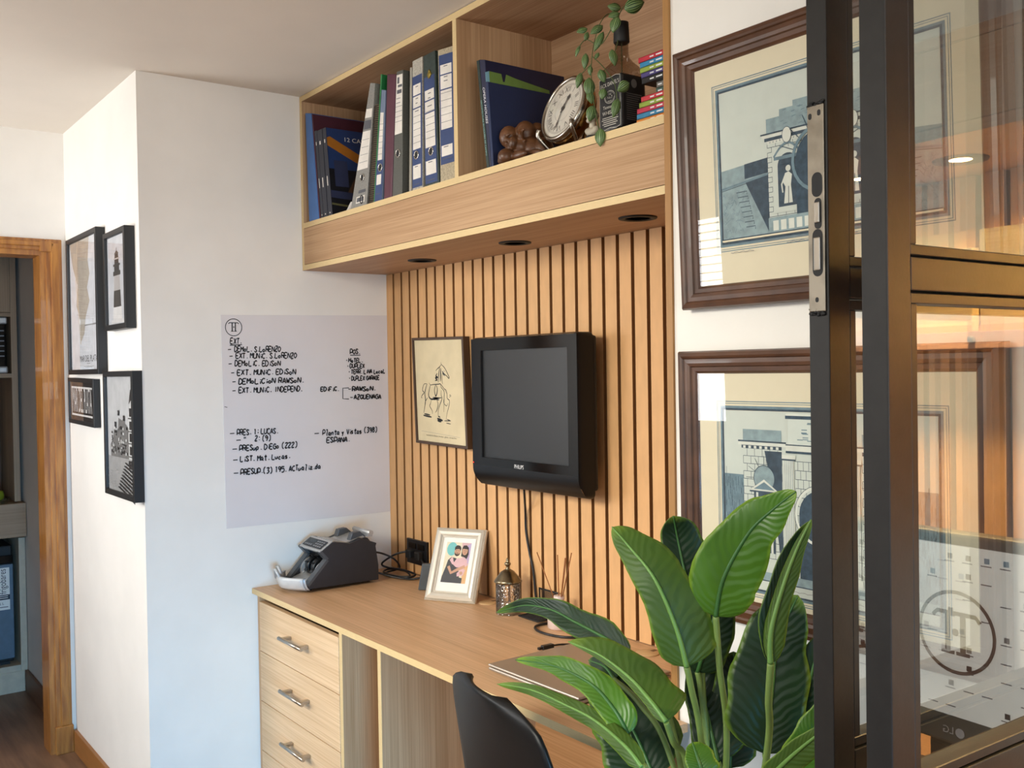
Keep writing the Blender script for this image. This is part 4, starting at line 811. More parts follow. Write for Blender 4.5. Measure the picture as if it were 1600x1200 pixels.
def art_e2(a, w_, h):
    a.rect(0, 0, w_, h, 0); R = random.Random(12); X = a.px; b0 = X(1120, 626); u0 = b0[0]; v1 = b0[1]; v0 = X(1150, 926)[1]; u1 = w_-u0
    engraving_border(a, u0, v0, u1, v1); L0, rgt = u0+.018, u1-.018; zz = lambda y: X(1200, y)[1]; xx = lambda x: X(x, 700)[0]
    vb = zz(905); xT = xx(1162); cx = (u0+u1)/2
    for mir in (0, 1):
        m = (lambda x: x) if not mir else (lambda x: u0+u1-x); top = zz(692)
        a.poly([(m(L0), vb), (m(xT), vb), (m(xT), zz(745)), (m(L0), zz(745))], 2)
        for k in range(90): x, y = R.uniform(L0, xT), R.uniform(vb, zz(748)); a.line([(m(x), y), (m(x), y+R.uniform(.006, .02))], .0009, 3, False)
        a.lay += .0001; xb = xx(1222)
        a.rect(min(m(xT), m(xb)), vb, max(m(xT), m(xb)), top, 1); courses(a, min(m(xT), m(xb)), vb+.04, max(m(xT), m(xb)), top-.012, 14, 5, R)
        a.poly([(m(xx(1195)), top-.015), (m(xb), top-.015), (m(xb), vb), (m(xx(1205)), zz(760))], 3) if not mir else None
        a.rect(min(m(xT-.012), m(xb+.01)), top-.006, max(m(xT-.012), m(xb+.01)), top, 5); a.rect(min(m(xT-.012), m(xb+.01)), top, max(m(xT-.012), m(xb+.01)), top+.003, 3); a.rect(min(m(xT-.004), m(xb)), top-.012, max(m(xT-.004), m(xb)), top-.006, 3)
        for k in range(7): x = xT+(xb-xT)*k/7; a.rect(min(m(x), m(x+.006)), top-.012, max(m(x), m(x+.006)), top-.007, 5)
        a.rect(min(m(xT), m(xb)), top+.003, max(m(xT), m(xb)), top+.024, 4); nx = m(xx(1194)); py = zz(768)
        a.circ((nx, zz(748)), .024, 4, n=24); a.circ((nx, zz(748)), .024, 3, .0014)
        for k in range(7): an = math.pi*(k+.0)/6; a.line([(nx+.024*math.cos(an), zz(748)+.024*math.sin(an)), (nx+.042*math.cos(an), zz(748)+.042*math.sin(an))], .001, 3)
        a.rect(nx-.024, vb+.05, nx+.024, py, 3); a.rect(nx-.019, vb+.05, nx-.014, py, 5); a.rect(nx+.014, vb+.05, nx+.019, py, 5)
        a.poly([(nx-.034, py), (nx+.034, py), (nx, py+.022)], 5); a.poly([(nx-.024, py+.003), (nx+.024, py+.003), (nx, py+.017)], 2); a.rect(nx-.034, py-.003, nx+.034, py, 3)
        px_ = m(xx(1233)); a.rect(px_-.011, vb+.03, px_+.011, top-.025, 5)
        for k in range(5): a.line([(px_-.008+.004*k, vb+.035), (px_-.008+.004*k, top-.028)], .001, 2)
        a.rect(px_-.015, top-.027, px_+.015, top-.020, 5); a.rect(px_-.015, top-.030, px_+.015, top-.027, 3); a.rect(px_-.015, vb+.018, px_+.015, vb+.03, 5)
    xa, xb = xx(1244), u0+u1-xx(1244); top = zz(692); a.rect(xa, vb, xb, top-.03, 1); courses(a, xa, vb+.03, xb, top-.03, 12, 9, R)
    a.rect(xa-.02, top-.012, xb+.02, top-.002, 5); a.rect(xa-.02, top-.016, xb+.02, top-.012, 3); a.rect(xa-.02, top-.002, xb+.02, top, 3)
    a.rect(xa-.015, top, xb+.015, top+.052, 1); a.rect(xa-.02, top+.046, xb+.02, top+.052, 3); a.rect(xa-.018, top+.052, xb+.018, top+.056, 5)
    for k in range(26): x, y = R.uniform(xa, xb-.02), R.uniform(top+.006, top+.04); a.line([(x, y), (x+.012, y)], .0016, 2, False)
    a.lay += .0001; a.rect(cx-.045, vb, cx+.045, vb+.13, 3); a.circ((cx, vb+.13), .045, 3); a.circ((cx, vb+.13), .052, 5, .005); a.circ((cx, vb+.13), .055, 3, .001)
    a.rect(L0, vb-.002, rgt, vb+.014, 4); a.rect(L0, v0+.018, rgt, vb-.002, 1); a.rect(L0, vb-.003, rgt, vb-.001, 3)
    a.line([(cx-.09+.006*k, vb-.012-.001*math.sin(k*2)) for k in range(30)], .001, 6)
N2 = Vector((0, -1, -.01)).normalized(); on2 = lambda x, y: on_plane(x, y, Vector((1.9, -.383, 1.03)), N2)
c = [on2(1060.5, 549.5), None, None, None]; hE = .522; c[3] = c[0]+Vector((0, .01, -1)).normalized()*hE; c[1] = c[0]+Vector((.654, 0, 0)); c[2] = c[3]+Vector((.654, 0, 0))
framed('framed_etching', 'lower walnut-framed blue etching of a columned facade behind the tall leafy plant', 'framed etching', c, N2, eprof, walnut, 'large walnut-framed etchings', EM, art_e2, mat_m=cream, glazed=eglass)

# ------------------------------------------------------------------ things on the desk
# banknote counter: side panels share one outline, the middle holds rollers, hopper and control panel
t = thing('banknote_counter', 'black and silver banknote counting machine on the desk end by the white wall', 'banknote counter', (.115, -.34, DT))
P = [(-.452, .782), (-.456, .795), (-.383, .872), (-.408, .900), (-.362, .930), (-.297, .917), (-.256, .931), (-.196, .907), (-.200, .897), (-.190, .830), (-.190, .779)]
charcoal = mat('charcoal_plastic', '#2b2a2d', .5, bump=.05, bscale=900); gunmetal = mat('gunmetal_plastic', '#56585b', .4, .3)
for x0 in (.030, .182):
    b = B().prism([(x0, y, z) for y, z in P], (.022, 0, 0), 0, bev=.0025); obj('side_panel', b, charcoal, t)
for x0 in (.0295, .1765):
    b = B()
    for (p, q) in (((-.4565, .7955), (-.3835, .8725)), ((-.3835, .8725), (-.4085, .9005))):
        d = Vector((0, q[0]-p[0], q[1]-p[1])).normalized(); n = Vector((0, -d.z, d.y)); a0, a1 = Vector((x0, *p)), Vector((x0, *q))
        b.prism([a0+n*.003, a1+n*.003, a1-n*.006, a0-n*.006], (.028, 0, 0))
    obj('front_trim', b, gunmetal, t)
b = B().box(.052, -.40, .780, .182, -.195, .80).prism([(.052, y, z) for y, z in ((-.33, .80), (-.36, .865), (-.33, .905), (-.30, .912), (-.22, .925), (-.20, .90), (-.195, .80))], (.130, 0, 0)); obj('chassis', b, mat('dark_machine_grey', '#3a3b3e', .5), t)
b = B().prism([(.034, -.410, .9005), (.034, -.364, .9315), (.034, -.352, .928), (.034, -.400, .892)], (.166, 0, 0), 0, bev=.003); obj('control_panel', b, silver, t)
pn = t; n_ = Vector((0, -.031, .046)).normalized(); a = Art((.115, -.387, .9165), (1, 0, 0), (0, .046, .031)); a.lay = .0015
a.poly([(-.068, -.018), (.072, -.018), (.072, .019), (-.068, .019)], 0); a.rect(-.05, .002, -.005, .016, 1)
for i in range(3):
    for j in range(4): a.rect(.006+.015*j, -.012+.010*i, .017+.015*j, -.007+.010*i, 2)
for j in range(4): a.rect(-.058+.014*j, -.013, -.048+.014*j, -.006, 2)
obj('keypad', a, [black, mat('lcd_dark', '#22262a', .2), mat('key_grey', '#8b8d90', .5)], t)
b = B().prism([(.056, -.352, .930), (.056, -.30, .919), (.056, -.235, .934), (.056, -.228, .928), (.056, -.30, .910), (.056, -.352, .92)], (.122, 0, 0), bev=.001); obj('hopper', b, silver, t)
for x0 in (.050, .150):
    b = B(); b.prism([(x0, -.285, .922), (x0, -.275, .947), (x0, -.245, .950), (x0, -.225, .932), (x0, -.225, .922)], (.026, 0, 0), bev=.002); obj('note_guide', b, gunmetal, t)
b = B().tube([(.075, -.215, .944), (.200, -.215, .944)], .0085, 14).box(.085, -.225, .93, .19, -.205, .942); obj('hopper_bar', b, silver, t)
for x0 in (.080, .124):
    b = B(); b.lathe([(.030, 0), (.034, .004), (.034, .018), (.030, .022)], (x0, -.376, .836), 28, axis='x')
    for k in range(8): an = k*math.pi/4; b.prism([(x0+.002, -.376+.030*math.cos(an), .836+.030*math.sin(an)), (x0+.002, -.376+.041*math.cos(an+.35), .836+.041*math.sin(an+.35)), (x0+.002, -.376+.031*math.cos(an+.25), .836+.031*math.sin(an+.25))], (.018, 0, 0))
    obj('stacker_wheel', b, mat('black_rubber', '#101011', .35), t)
b = B().prism([(.053, y, z) for y, z in ((-.46, .79), (-.38, .80), (-.335, .86), (-.345, .868), (-.39, .815), (-.455, .797))], (.128, 0, 0)).prism([(.060, y, z) for y, z in ((-.43, .80), (-.37, .85), (-.36, .845), (-.42, .798))], (.014, 0, 0)).prism([(.160, y, z) for y, z in ((-.43, .80), (-.37, .85), (-.36, .845), (-.42, .798))], (.014, 0, 0)); obj('stacker_tray', b, silver, t)
# silver front lip, curved in plan, with two hollow prongs
b = B(); rows_ = []
for z, o in ((.7795, .004), (.788, -.004), (.800, -.009), (.814, -.011), (.820, -.009)):
    rows_.append([Vector((.030+.174*k/14, -.452+o-.060*math.sin(math.pi*(k/14)*.9+.12)**1.0, z)) for k in range(15)])
inner = [[p+Vector((0, .010, 0)) for p in r] for r in rows_[::-1]]
b.grid(rows_+inner, uv=False)
for x0 in (.0535, .165): obj('wheel_cheek', B().prism([(x0, -.376+.040*math.cos(a_), .822+.040*math.sin(a_)) for a_ in [math.pi*(.15+1.0*k/10) for k in range(11)]], (.014, 0, 0)), silver, t)
obj('front_lip', b, mat('pale_silver_plastic', '#cfcfce', .4, .15), t, solid=.002)
for xc in (.054, .104):
    b = B()
    yk = lambda x: -.460-.060*math.sin(math.pi*((x-.030)/.174)*.9+.12)
    y = yk(xc)+.004
    b.tube([(xc-.016, y-.003, .812), (xc-.009, y-.012, .842), (xc+.003, y-.012, .844), (xc+.017, y-.003, .812)], .0052, 8)
    obj('prong', b, mat('pale_silver_plastic', '#cfcfce', .4, .15), t)
for x, y in ((.16, -.43), (.16, -.21), (.06, -.43), (.06, -.21)): obj('foot', B().lathe([(.007, 0), (.008, .004), (.007, .011)], (x, y, DT), 12), blackm, t)
b = B(); R = random.Random(8)
pts = [(.14, -.188, .86), (.14, -.165, .862), (.145, -.13, .85), (.16, -.10, .83), (.15, -.075, .80), (.11, -.07, .782), (.10, -.10, .776), (.15, -.12, .776), (.21, -.10, .777), (.22, -.075, .778), (.16, -.06, .784), (.10, -.085, .786), (.12, -.125, .784), (.19, -.13, .783), (.25, -.10, .782), (.24, -.065, .785), (.17, -.075, .792), (.11, -.10, .794), (.10, -.12, .81), (.13, -.09, .84), (.155, -.060, .852), (.175, -.047, .850)]
b.tube(spline(pts, 7), .0035, 8); pts = [(.17, -.188, .80), (.18, -.16, .79), (.22, -.12, .777), (.27, -.085, .777), (.285, -.06, .79), (.27, -.052, .83), (.235, -.047, .838)]; b.tube(spline(pts, 7), .0035, 8)
tag(obj('cable', b, black), 'tangled black power cables behind the banknote counter', 'cable')
t = thing('wall_socket', 'black double power socket with plugs low on the slatted wall', 'socket', (.203, -.027, .853))
obj('plate', B().box(.134, -.036, .810, .270, -.0255, .898, bev=.002), black, t)
for x in (.175, .235): obj('plug', B().box(x-.016, -.058, .832, x+.016, -.036, .862, bev=.004), blackm, t)
obj('socket_face', B().box(.150, -.038, .866, .20, -.036, .886, bev=.001).box(.212, -.038, .866, .255, -.036, .886, bev=.001), gloss, t)

# silver photo frame leaning back
fb0, fb1 = Vector((.537, -.212, .7725)), Vector((.692, -.123, .7725)); U = (fb1-fb0).normalized(); nn = Vector((U.y, -U.x, 0)); tl = math.radians(24.5); V = Vector((0, 0, math.cos(tl)))-nn*math.sin(tl); N_ = U.cross(V)
c = [fb0+V*.2375, fb1+V*.2375, fb1, fb0]
def art_photo(a, w_, h):
    a.rect(0, 0, w_, h, 0); k = lambda x, y: ((x-190)/(725-190)*w_, (980-y)/(980-225)*h)          # proportions read off the print
    X0, X1, Y0, Y1 = w_*.13, w_*.87, h*.17, h*.91
    a.rect(X0, Y0, X1, Y1, 1); p = lambda u, v: (X0+(X1-X0)*u, Y0+(Y1-Y0)*v)
    a.poly([p(.62, 1), p(1, 1), p(1, 0), p(.84, 0), p(.75, .5)], 2); a.poly([p(.78, .9), p(1, 1), p(1, .5), p(.9, .5)], 7); a.circ(p(.25, .83), w_*.15, 3, ry=h*.125); a.poly([p(.8, 0), p(1, 0), p(1, .45), p(.86, .4)], 8)
    a.poly([p(0, .0), p(.02, .14), p(.12, .40), p(.16, .55), p(.28, .63), p(.5, .60), p(.62, .40), p(.72, .14), p(.84, .13), p(.84, 0)], 4)                 # dark shirt
    a.poly([p(.50, .60), p(.80, .64), p(.95, .56), p(.92, .42), p(.74, .40), p(.55, .38), p(.42, .50)], 5)                                            # pink top
    a.line([p(.30, .62), p(.36, .50), p(.52, .42), p(.7, .47), p(.88, .54)], h*.045, 5); a.line([p(.26, .58), p(.40, .47)], h*.05, 5); a.line([p(.22, .40), p(.36, .24), p(.60, .33), p(.88, .42)], h*.055, 6)
    a.poly([p(.62, .16), p(.86, .20), p(.92, .34), p(.74, .34), p(.60, .24)], 5); a.circ(p(.77, .25), w_*.045, 6, ry=h*.03)
    a.circ(p(.49, .765), w_*.095, 6, ry=h*.082); a.poly([p(.37, .80), p(.36, .88), p(.44, .93), p(.56, .92), p(.62, .86), p(.61, .79), p(.55, .84), p(.43, .83)], 9); a.poly([p(.38, .76), p(.40, .68), p(.48, .655), p(.57, .68), p(.60, .75), p(.54, .71), p(.44, .71)], 9); a.line([p(.44, .735), p(.54, .735)], h*.012, 9); a.line([p(.42, .79), p(.47, .79)], h*.008, 9); a.line([p(.51, .79), p(.56, .79)], h*.008, 9)
    a.poly([p(.66, .86), p(.70, .93), p(.82, .94), p(.92, .88), p(.95, .72), p(.90, .60), p(.80, .64), p(.66, .66)], 9); a.circ(p(.79, .795), w_*.082, 6, ry=h*.075); a.poly([p(.69, .85), p(.90, .84), p(.86, .90), p(.75, .91)], 9); a.line([p(.74, .80), p(.78, .80)], h*.008, 9); a.line([p(.81, .80), p(.85, .80)], h*.008, 9); a.line([p(.76, .75), p(.83, .75)], h*.010, 10)
sf = mat('champagne_silver', '#ddd6c8', .3, .35, var=.03)
t = framed('photo_frame', 'silver photo frame with a picture of a hugging couple leaning back on the desk', 'photo frame', c, N_, [(0, -.012), (0, -.002), (.002, .0), (.004, -.001), (.006, .004), (.014, .008), (.022, .006), (.028, .001), (.0295, .002), (.031, .0015), (.032, -.003)], sf, None,
    [paper, mat('photo_cream', '#e6dcc0', .6), mat('photo_rose', '#d9b3b5', .6), mat('photo_turquoise', '#74c0bf', .6), mat('photo_charcoal', '#3b3d42', .6), mat('photo_pink', '#dfb6ba', .6), mat('photo_skin', '#c99a7d', .6), mat('photo_lilac', '#c3add0', .6), mat('photo_apricot', '#e0b27c', .6), mat('photo_hair', '#241c1a', .6), mat('photo_lip', '#a8524e', .6)], art_photo)
b = B()
for (p, q, m_) in ((c[0], c[1], 34), (c[1], c[2], 46), (c[2], c[3], 34), (c[3], c[0], 46)):
    for ins in (.003, .0300):
        ctr = (c[0]+c[2])/2; 
        for k in range(m_):
            r = p+(q-p)*((k+.5)/m_); i2 = (ctr-r); 
            mid = (p+q)/2; dirn = (ctr-mid).normalized(); L_ = (q-p).length
            f_ = ((k+.5)/m_-.5); r = mid+(q-p)*f_*(1-2*ins/L_)+dirn*ins+N_*.0012
            b.ball(r, .0017, 0, 1)
obj('beading', b, sf, t)
be = [c[2]-U*.05+V*.15, c[3]+U*.05+V*.15]; b = B(); foot = (fb0+fb1)/2-nn*.075; foot.z = .7712
b.hexa([be[1]-N_*.0125, be[0]-N_*.0125, foot+U*.03, foot-U*.03], [be[1]-N_*.015, be[0]-N_*.015, foot+U*.03-nn*.003, foot-U*.03-nn*.003]); obj('easel_back', b, blackm, t)
b = B(); q0 = at(661, 921, 'z', .7705); b.hexa([q0+Vector(d) for d in ((.012, -.01, .088), (.05, .03, .088), (.04, .02, 0), (0, -.02, 0))], [q0+Vector(d) for d in ((-.004, .004, .088), (.034, .044, .088), (.025, .035, 0), (-.015, -.005, 0))], bev=.003)
tag(obj('speaker', b, mat('slate_plastic', '#4c5257', .5)), 'small slate grey box standing behind the silver photo frame', 'speaker')

def disc(x, y, lb):
    c = at(x, y, 'z', DT); t = thing('cable_grommet', lb, 'cable grommet', tuple(c)); obj('cap', B().lathe([(.031, 0), (.031, .002), (.029, .0032), (.001, .0034)], c, 32), mat('beige_plastic', '#c9a678', .5), t); obj('slot', B().box(c.x-.006, c.y+.014, c.z+.0034, c.x+.006, c.y+.031, c.z+.0038), mat('slot_brown', '#6d5236', .6), t)
disc(763, 942, 'round beige cable grommet in the desk beside the silver photo frame'); disc(1012, 1021, 'round beige cable grommet in the desk near the end board')

# crackle glass jar with metal lid
c = Vector((.846, -.105, DT)); t = thing('jar', 'crackle glass jar with domed pewter lid by the slats', 'jar', tuple(c))
crk = bpy.data.materials.new('crackle_glass'); crk.use_nodes = True; nt = crk.node_tree; N = nt.nodes; L = nt.links; N.remove(N['Principled BSDF'])
tr = N.new('ShaderNodeBsdfTransparent'); tr.inputs[0].default_value = (.97, .96, .95, 1); gl = N.new('ShaderNodeBsdfGlossy'); gl.inputs['Roughness'].default_value = .08
lw = N.new('ShaderNodeLayerWeight'); lw.inputs[0].default_value = .45; vo = N.new('ShaderNodeTexVoronoi'); vo.feature = 'DISTANCE_TO_EDGE'; vo.inputs['Scale'].default_value = 150; tcx = N.new('ShaderNodeTexCoord'); L.new(tcx.outputs['Object'], vo.inputs[0])
bn = N.new('ShaderNodeBump'); bn.inputs['Strength'].default_value = .9; bn.inputs['Distance'].default_value = .003; L.new(vo.outputs['Distance'], bn.inputs['Height']); L.new(bn.outputs[0], gl.inputs['Normal']); L.new(bn.outputs[0], lw.inputs['Normal'])
mx = N.new('ShaderNodeMixShader'); L.new(lw.outputs['Fresnel'], mx.inputs[0]); L.new(tr.outputs[0], mx.inputs[1]); L.new(gl.outputs[0], mx.inputs[2]); L.new(mx.outputs[0], N['Material Output'].inputs[0])
b = B()
for r0 in (.0365, .0335):
    rows_ = []
    for z in (.001, .03, .06, .092): rows_.append([c+Vector(((r0+.0012*abs(math.sin(4*an)))*math.cos(an), (r0+.0012*abs(math.sin(4*an)))*math.sin(an), z)) for an in [2*math.pi*k/48 for k in range(49)]])
    b.grid(rows_, uv=False)
bmesh.ops.remove_doubles(b.bm, verts=b.bm.verts, dist=1e-6); obj('glass_body', b, crk, t)
pew = mat('pewter', '#8e8168', .28, 1.0, scale=60, var=.15)
obj('lid', B().lathe([(.0375, .092), (.0405, .094), (.0405, .100), (.038, .103), (.036, .106), (.030, .114), (.020, .126), (.010, .132)], c, 40), pew, t)
b = B()
for k in range(36): an = 2*math.pi*k/36; b.ball(c+Vector((.0405*math.cos(an), .0405*math.sin(an), .097)), .002, 0, 1)
obj('rope_edge', b, pew, t)
obj('finial', B().lathe([(.010, .132), (.006, .135), (.0055, .142), (.009, .146), (.010, .150), (.007, .154), (.004, .156), (.0055, .160), (.003, .165), (.001, .167)], c, 20), pew, t)

# reed diffuser
c = Vector((1.075, -.095, DT)); t = thing('reed_diffuser', 'pale pink reed diffuser bottle with five brown sticks by the slats', 'diffuser', tuple(c))
pinkg = mat('frosted_pink_glass', '#ddc6bd', .25); obj('bottle', B().lathe([(.030, 0), (.034, .004), (.034, .045), (.031, .056), (.018, .064), (.014, .070), (.014, .082), (.016, .084), (.015, .092), (.012, .093)], c, 32), pinkg, t)
reed = mat('reed_brown', '#9a5f30', .6)
for (x, y, Y) in ((839, 863, -.085), (871, 867, -.10), (885, 869, -.09), (893, 864, -.085), (883, 872, -.11)):
    tip = at(x, y, 'y', Y); b = B().tube([c+Vector(((tip.x-c.x)*.04, 0, .05)), tip], .0016, 6); obj('reed', b, reed, t)
# mesh tray
t = thing('mesh_tray', 'black wire mesh desk tray standing behind the dark leaf', 'tray', (.93, -.09, DT)); x0, x1, y0, y1, z1 = .915, 1.005, -.118, -.040, .848
b = B()
for p in ([(x0, y0, .778), (x1, y0, .778), (x1, y1, .778), (x0, y1, .778)], [(x0, y1, .778), (x0, y1, z1), (x1, y1, z1), (x1, y1, .778)]): b.tube(p, .0028, 6, closed=True)
obj('wire_frame', b, blackm, t); b = B()
for k in range(30): x = x0+(x1-x0)*k/29; b.tube([(x, y0, .7785), (x, y1, .7785), (x, y1, z1)], .0005, 4)
for k in range(24): y = y0+(y1-y0)*k/23; b.tube([(x0, y, .7785), (x1, y, .7785)], .0005, 4); z = .7785+(z1-.7785)*k/23; b.tube([(x0, y1, z), (x1, y1, z)], .0005, 4)
obj('wire_mesh', b, blackm, t)
# closed laptop
ls = Vector((1.268, -.478, DT)); t = thing('laptop', 'closed silver laptop lying on the desk behind the plant', 'laptop', tuple(ls), (0, 0, math.radians(1.2))); alum = mat('champagne_aluminium', '#a89d90', .34, .55, var=.01)
LW, LD = .330, .290
obj('base', B().box(0, 0, .0025, LW, LD, .0105, bev=.003), alum, t, local=True); obj('lid', B().box(.0, -.001, .0122, LW, LD, .0185, bev=.003), alum, t, local=True); obj('hinge', B().box(.03, LD-.012, .003, LW-.03, LD+.003, .012, bev=.003), blackm, t, local=True)
obj('foot', B().box(.02, .02, 0, .06, .03, .003).box(LW-.06, .02, 0, LW-.02, .03, .003).box(.02, LD-.03, 0, LW-.02, LD-.02, .003), blackm, t, local=True)
q = at(857, 1014, 'z', .775); q.x -= .012; b = B().box(q.x-.007, q.y-.012, .7715, q.x+.007, q.y+.024, .783, bev=.002).box(q.x-.004, q.y-.024, .774, q.x+.004, q.y-.012, .780); b.tube(spline([(q.x, q.y+.024, .777), (q.x+.004, q.y+.06, .7745), (q.x+.05, q.y+.095, .7745), (q.x+.16, q.y+.11, .7745)], 6), .0026, 8)
tag(obj('charger_plug', b, black), 'black cable connector lying at the back left corner of the laptop', 'cable')
q = at(1041, 1040, 'z', .772); b = B().ball((1.70, -.22, .806), (.045, .055, .034), 0, 3)
for v in b.bm.verts: v.co.z = max(.7708, v.co.z)
tag(obj('mouse', b, mat('mauve_grey_plastic', '#6e6468', .5)), 'grey computer mouse at the right end of the desk beside the end board', 'mouse')
# ------------------------------------------------------------------ glazed steel door leaves, folded back beside the etchings
da = math.radians(2.0); DD = Vector((math.sin(da), math.cos(da), 0)); DN = Vector((math.cos(da), -math.sin(da), 0))
steelm = mat('dark_steel_paint', '#2a2826', .42, .25, var=.1, scale=50, bump=.05, bscale=200)
def door_leaf(label, Q, th, wd, length, plate=False):
    """Q: outer corner of the near stile on the camera side; steel section th x wd; z of the rails read off the photograph"""
    Q = Vector((Q[0], Q[1], 0)); t = thing('glazed_door', label, 'door', tuple(Q), (0, 0, -da), group='dark steel glazed door leaves')
    # local axes: x = outwards (towards the camera side), y = along the leaf away from the camera
    Z0, Z1 = .02, 2.42
    b = B(); b.box(-th, 0, Z0, 0, wd, Z1, bev=.0015); obj('stile', b, steelm, t, local=True)
    b = B(); b.box(-th, length-wd, Z0, 0, length, Z1, bev=.0015); obj('stile', b, steelm, t, local=True)
    rails = [(1.575, 1.609), (1.022, 1.068), (.50, .545), (Z0, .10), (2.36, Z1)]
    for z0, z1 in rails: obj('rail', B().box(-th, wd, z0, 0, length-wd, z1, bev=.0012), steelm, t, local=True)
    zs = sorted(rails)
    for k in range(len(zs)-1):
        z0, z1 = zs[k][1], zs[k+1][0]; b = B(); y0, y1 = wd+.002, length-wd-.002; f = .011
        z0 += .002; z1 -= .002
        for q in ((y0, z0, y1, z0+f), (y0, z1-f, y1, z1), (y0, z0+f, y0+f, z1-f), (y1-f, z0+f, y1, z1-f)): b.box(-th+.004, q[0], q[1], -.002, q[2], q[3], bev=.001, seg=1)
        obj('glazing_bead', b, steelm, t, local=True)
        g = B(); g.face([g.bm.verts.new(p) for p in ((-th/2, y0+.004, z0+.004), (-th/2, y1-.004, z0+.004), (-th/2, y1-.004, z1-.004), (-th/2, y0+.004, z1-.004))]); obj('glass_pane', g, pane_mat('door_glass', (.96, .98, .96), 1.55, 2.1), t, local=True)
    if plate:
        M_ = WM[t].inverted(); zt, zb = 1.731, 1.573
        zt = on_plane(1278, 164, Q, -DD).z; zb = on_plane(1278, 487, Q, -DD).z; H = zt-zb; xc = -th/2
        nick = mat('worn_nickel', '#a89f90', .32, 1.0, scale=25, var=.22, bump=.1, bscale=80); b = B(); b.box(-th+.002, -.0022, zb, -.003, .0, zt, bev=.0008); obj('lock_plate', b, nick, t, local=True)
        b = B()
        def slot(x, v0, v1, w_): 
            z0, z1 = zt-H*v1, zt-H*v0; pts = [(x+w_*math.cos(a), -.0024, (z1-w_ if s else z0+w_)+w_*math.sin(a)) for s in (1, 0) for a in [math.pi*k/8+(0 if s else math.pi) for k in range(9)]]
            b.prism(pts, (0, .0004, 0))
        for x, v0, v1, w_ in ((-.021, .035, .065, .0022), (-.009, .025, .055, .0022), (xc+.001, .325, .445, .0070), (xc+.002, .45, .60, .0048), (xc+.001, .60, .83, .0068), (-.014, .93, .955, .0022)): slot(x, v0, v1, w_)
        obj('keyhole', b, blackm, t, local=True)
        b = B().box(xc-.004, -.0032, zt-H*.80, xc+.005, -.0024, zt-H*.64, bev=.001).box(xc-.002, -.004, zt-H*.57, xc+.005, -.0024, zt-H*.47, bev=.001); obj('latch_bolt', b, chrome, t, local=True)
        b = B(); R = random.Random(1)
        for z, s in ((zt, 1), (zb, -1)):
            for k in range(16): b.ball((xc+R.uniform(-.010, .010), -.0012, z+s*R.uniform(-.003, .004)), (R.uniform(.0015, .004), .0012, R.uniform(.001, .003)), 0, 1)
        obj('sealant', b, blackm, t, local=True)
    return t
door_leaf('dark steel glazed door leaf nearer the etchings with a nickel lock plate on its edge', (2.559, -.919), .027, .037, .50, True)
door_leaf('dark steel glazed door leaf at the right, nearest the camera, with reflections in its panes', (2.659, -.965), .030, .0395, .58)

# ------------------------------------------------------------------ neighbouring workstation beyond the leaves, seen mirrored in the glass
t = thing('overhead_shelf', 'neighbouring oak overhead shelf with lit downlights, seen mirrored in the door glass', 'shelf', (3.3, -.18, SZ0)); x0, x1 = 2.712, 4.3
obj('fascia_panel', B().box(x0, SF, 1.8805, x1, SF+.018, 2.0055), oakfront, t); obj('bottom_panel', B().box(x0, SF, SZ0, x1, -.002, 1.879), oakx, t); obj('shelf_board', B().box(x0, SF, 2.007, x1, -.002, 2.025), oakx, t); obj('top_panel', B().box(x0, SF, 2.45, x1, -.002, 2.468), oakx, t); obj('divider', B().box(3.5, SF, 2.025, 3.518, -.002, 2.45), oakz, t)
for x, k in ((3.051, 'first'), (3.56, 'second'), (4.05, 'third')): downlight(x, -.183, SZ0, 'lit downlight of the neighbouring shelf, %s from the glazed door' % k, True)
t = thing('slatted_panel', 'neighbouring slatted wall panel beyond the glazed door, seen mirrored in the glass', 'wall panel', (3.5, 0, .772)); b = B()
for i in range(27): slat(b, 2.72+i*PIT)
obj('slats', b, [mdf, mdfshade], t); obj('backing', B().box(2.71, -.006, .7725, 4.3, -.0005, SZ0-.0005), mdfdark, t)
t = thing('desk', 'neighbouring oak desk beyond the glazed door carrying the white-screened monitor', 'desk', (3.5, -.28, 0)); obj('worktop', B().box(2.712, DF, DT-.018, 4.3, -.001, DT), oakx, t); obj('support_panel', B().box(2.712, -.548, 0, 2.73, -.002, DT-.018), oakz, t); obj('support_panel', B().box(4.28, -.548, 0, 4.3, -.002, DT-.018), oakz, t)
palew = oak('pale_yellow_wood', '#e3cf9a', '#cdb47c', 'x')
for k, (a0, a1, z1, lb) in enumerate(((2.80, 3.10, 1.752, 'pale wood board on the neighbouring slats under the first lit downlight'), (3.115, 3.42, 1.72, 'second pale wood board on the neighbouring slats, farther from the door'))):
    t = thing('wood_board', lb, 'board', ((a0+a1)/2, -.04, 1.56)); obj('panel', B().box(a0, -.050, 1.560, a1, -.026, z1, bev=.002), palew, t); obj('edge_strip', B().box(a0, -.054, 1.560, a1, -.050, 1.572), mat('honey_strip', '#b9853c', .5), t)
t = thing('wall_rail', 'pink-brown wooden rail with a round steel knob on the neighbouring slats', 'rail', (3.1, -.06, 1.526)); obj('rail_board', B().box(2.74, -.085, 1.526, 3.5, -.026, 1.559, bev=.002), oak('pinkish_wood', '#c79a80', '#ad7f66', 'x'), t); obj('knob', B().lathe([(.006, -.0855), (.007, -.090), (.0065, -.093), (.001, -.094)], (3.093, 0, 1.544), 20, axis='y'), steel, t)
t = thing('monitor', 'silver monitor with a white desktop and round company emblem, seen mirrored in the door glass', 'monitor', (3.01, -.29, DT)); MY = -.322; mx0, mx1 = 2.735, 3.265
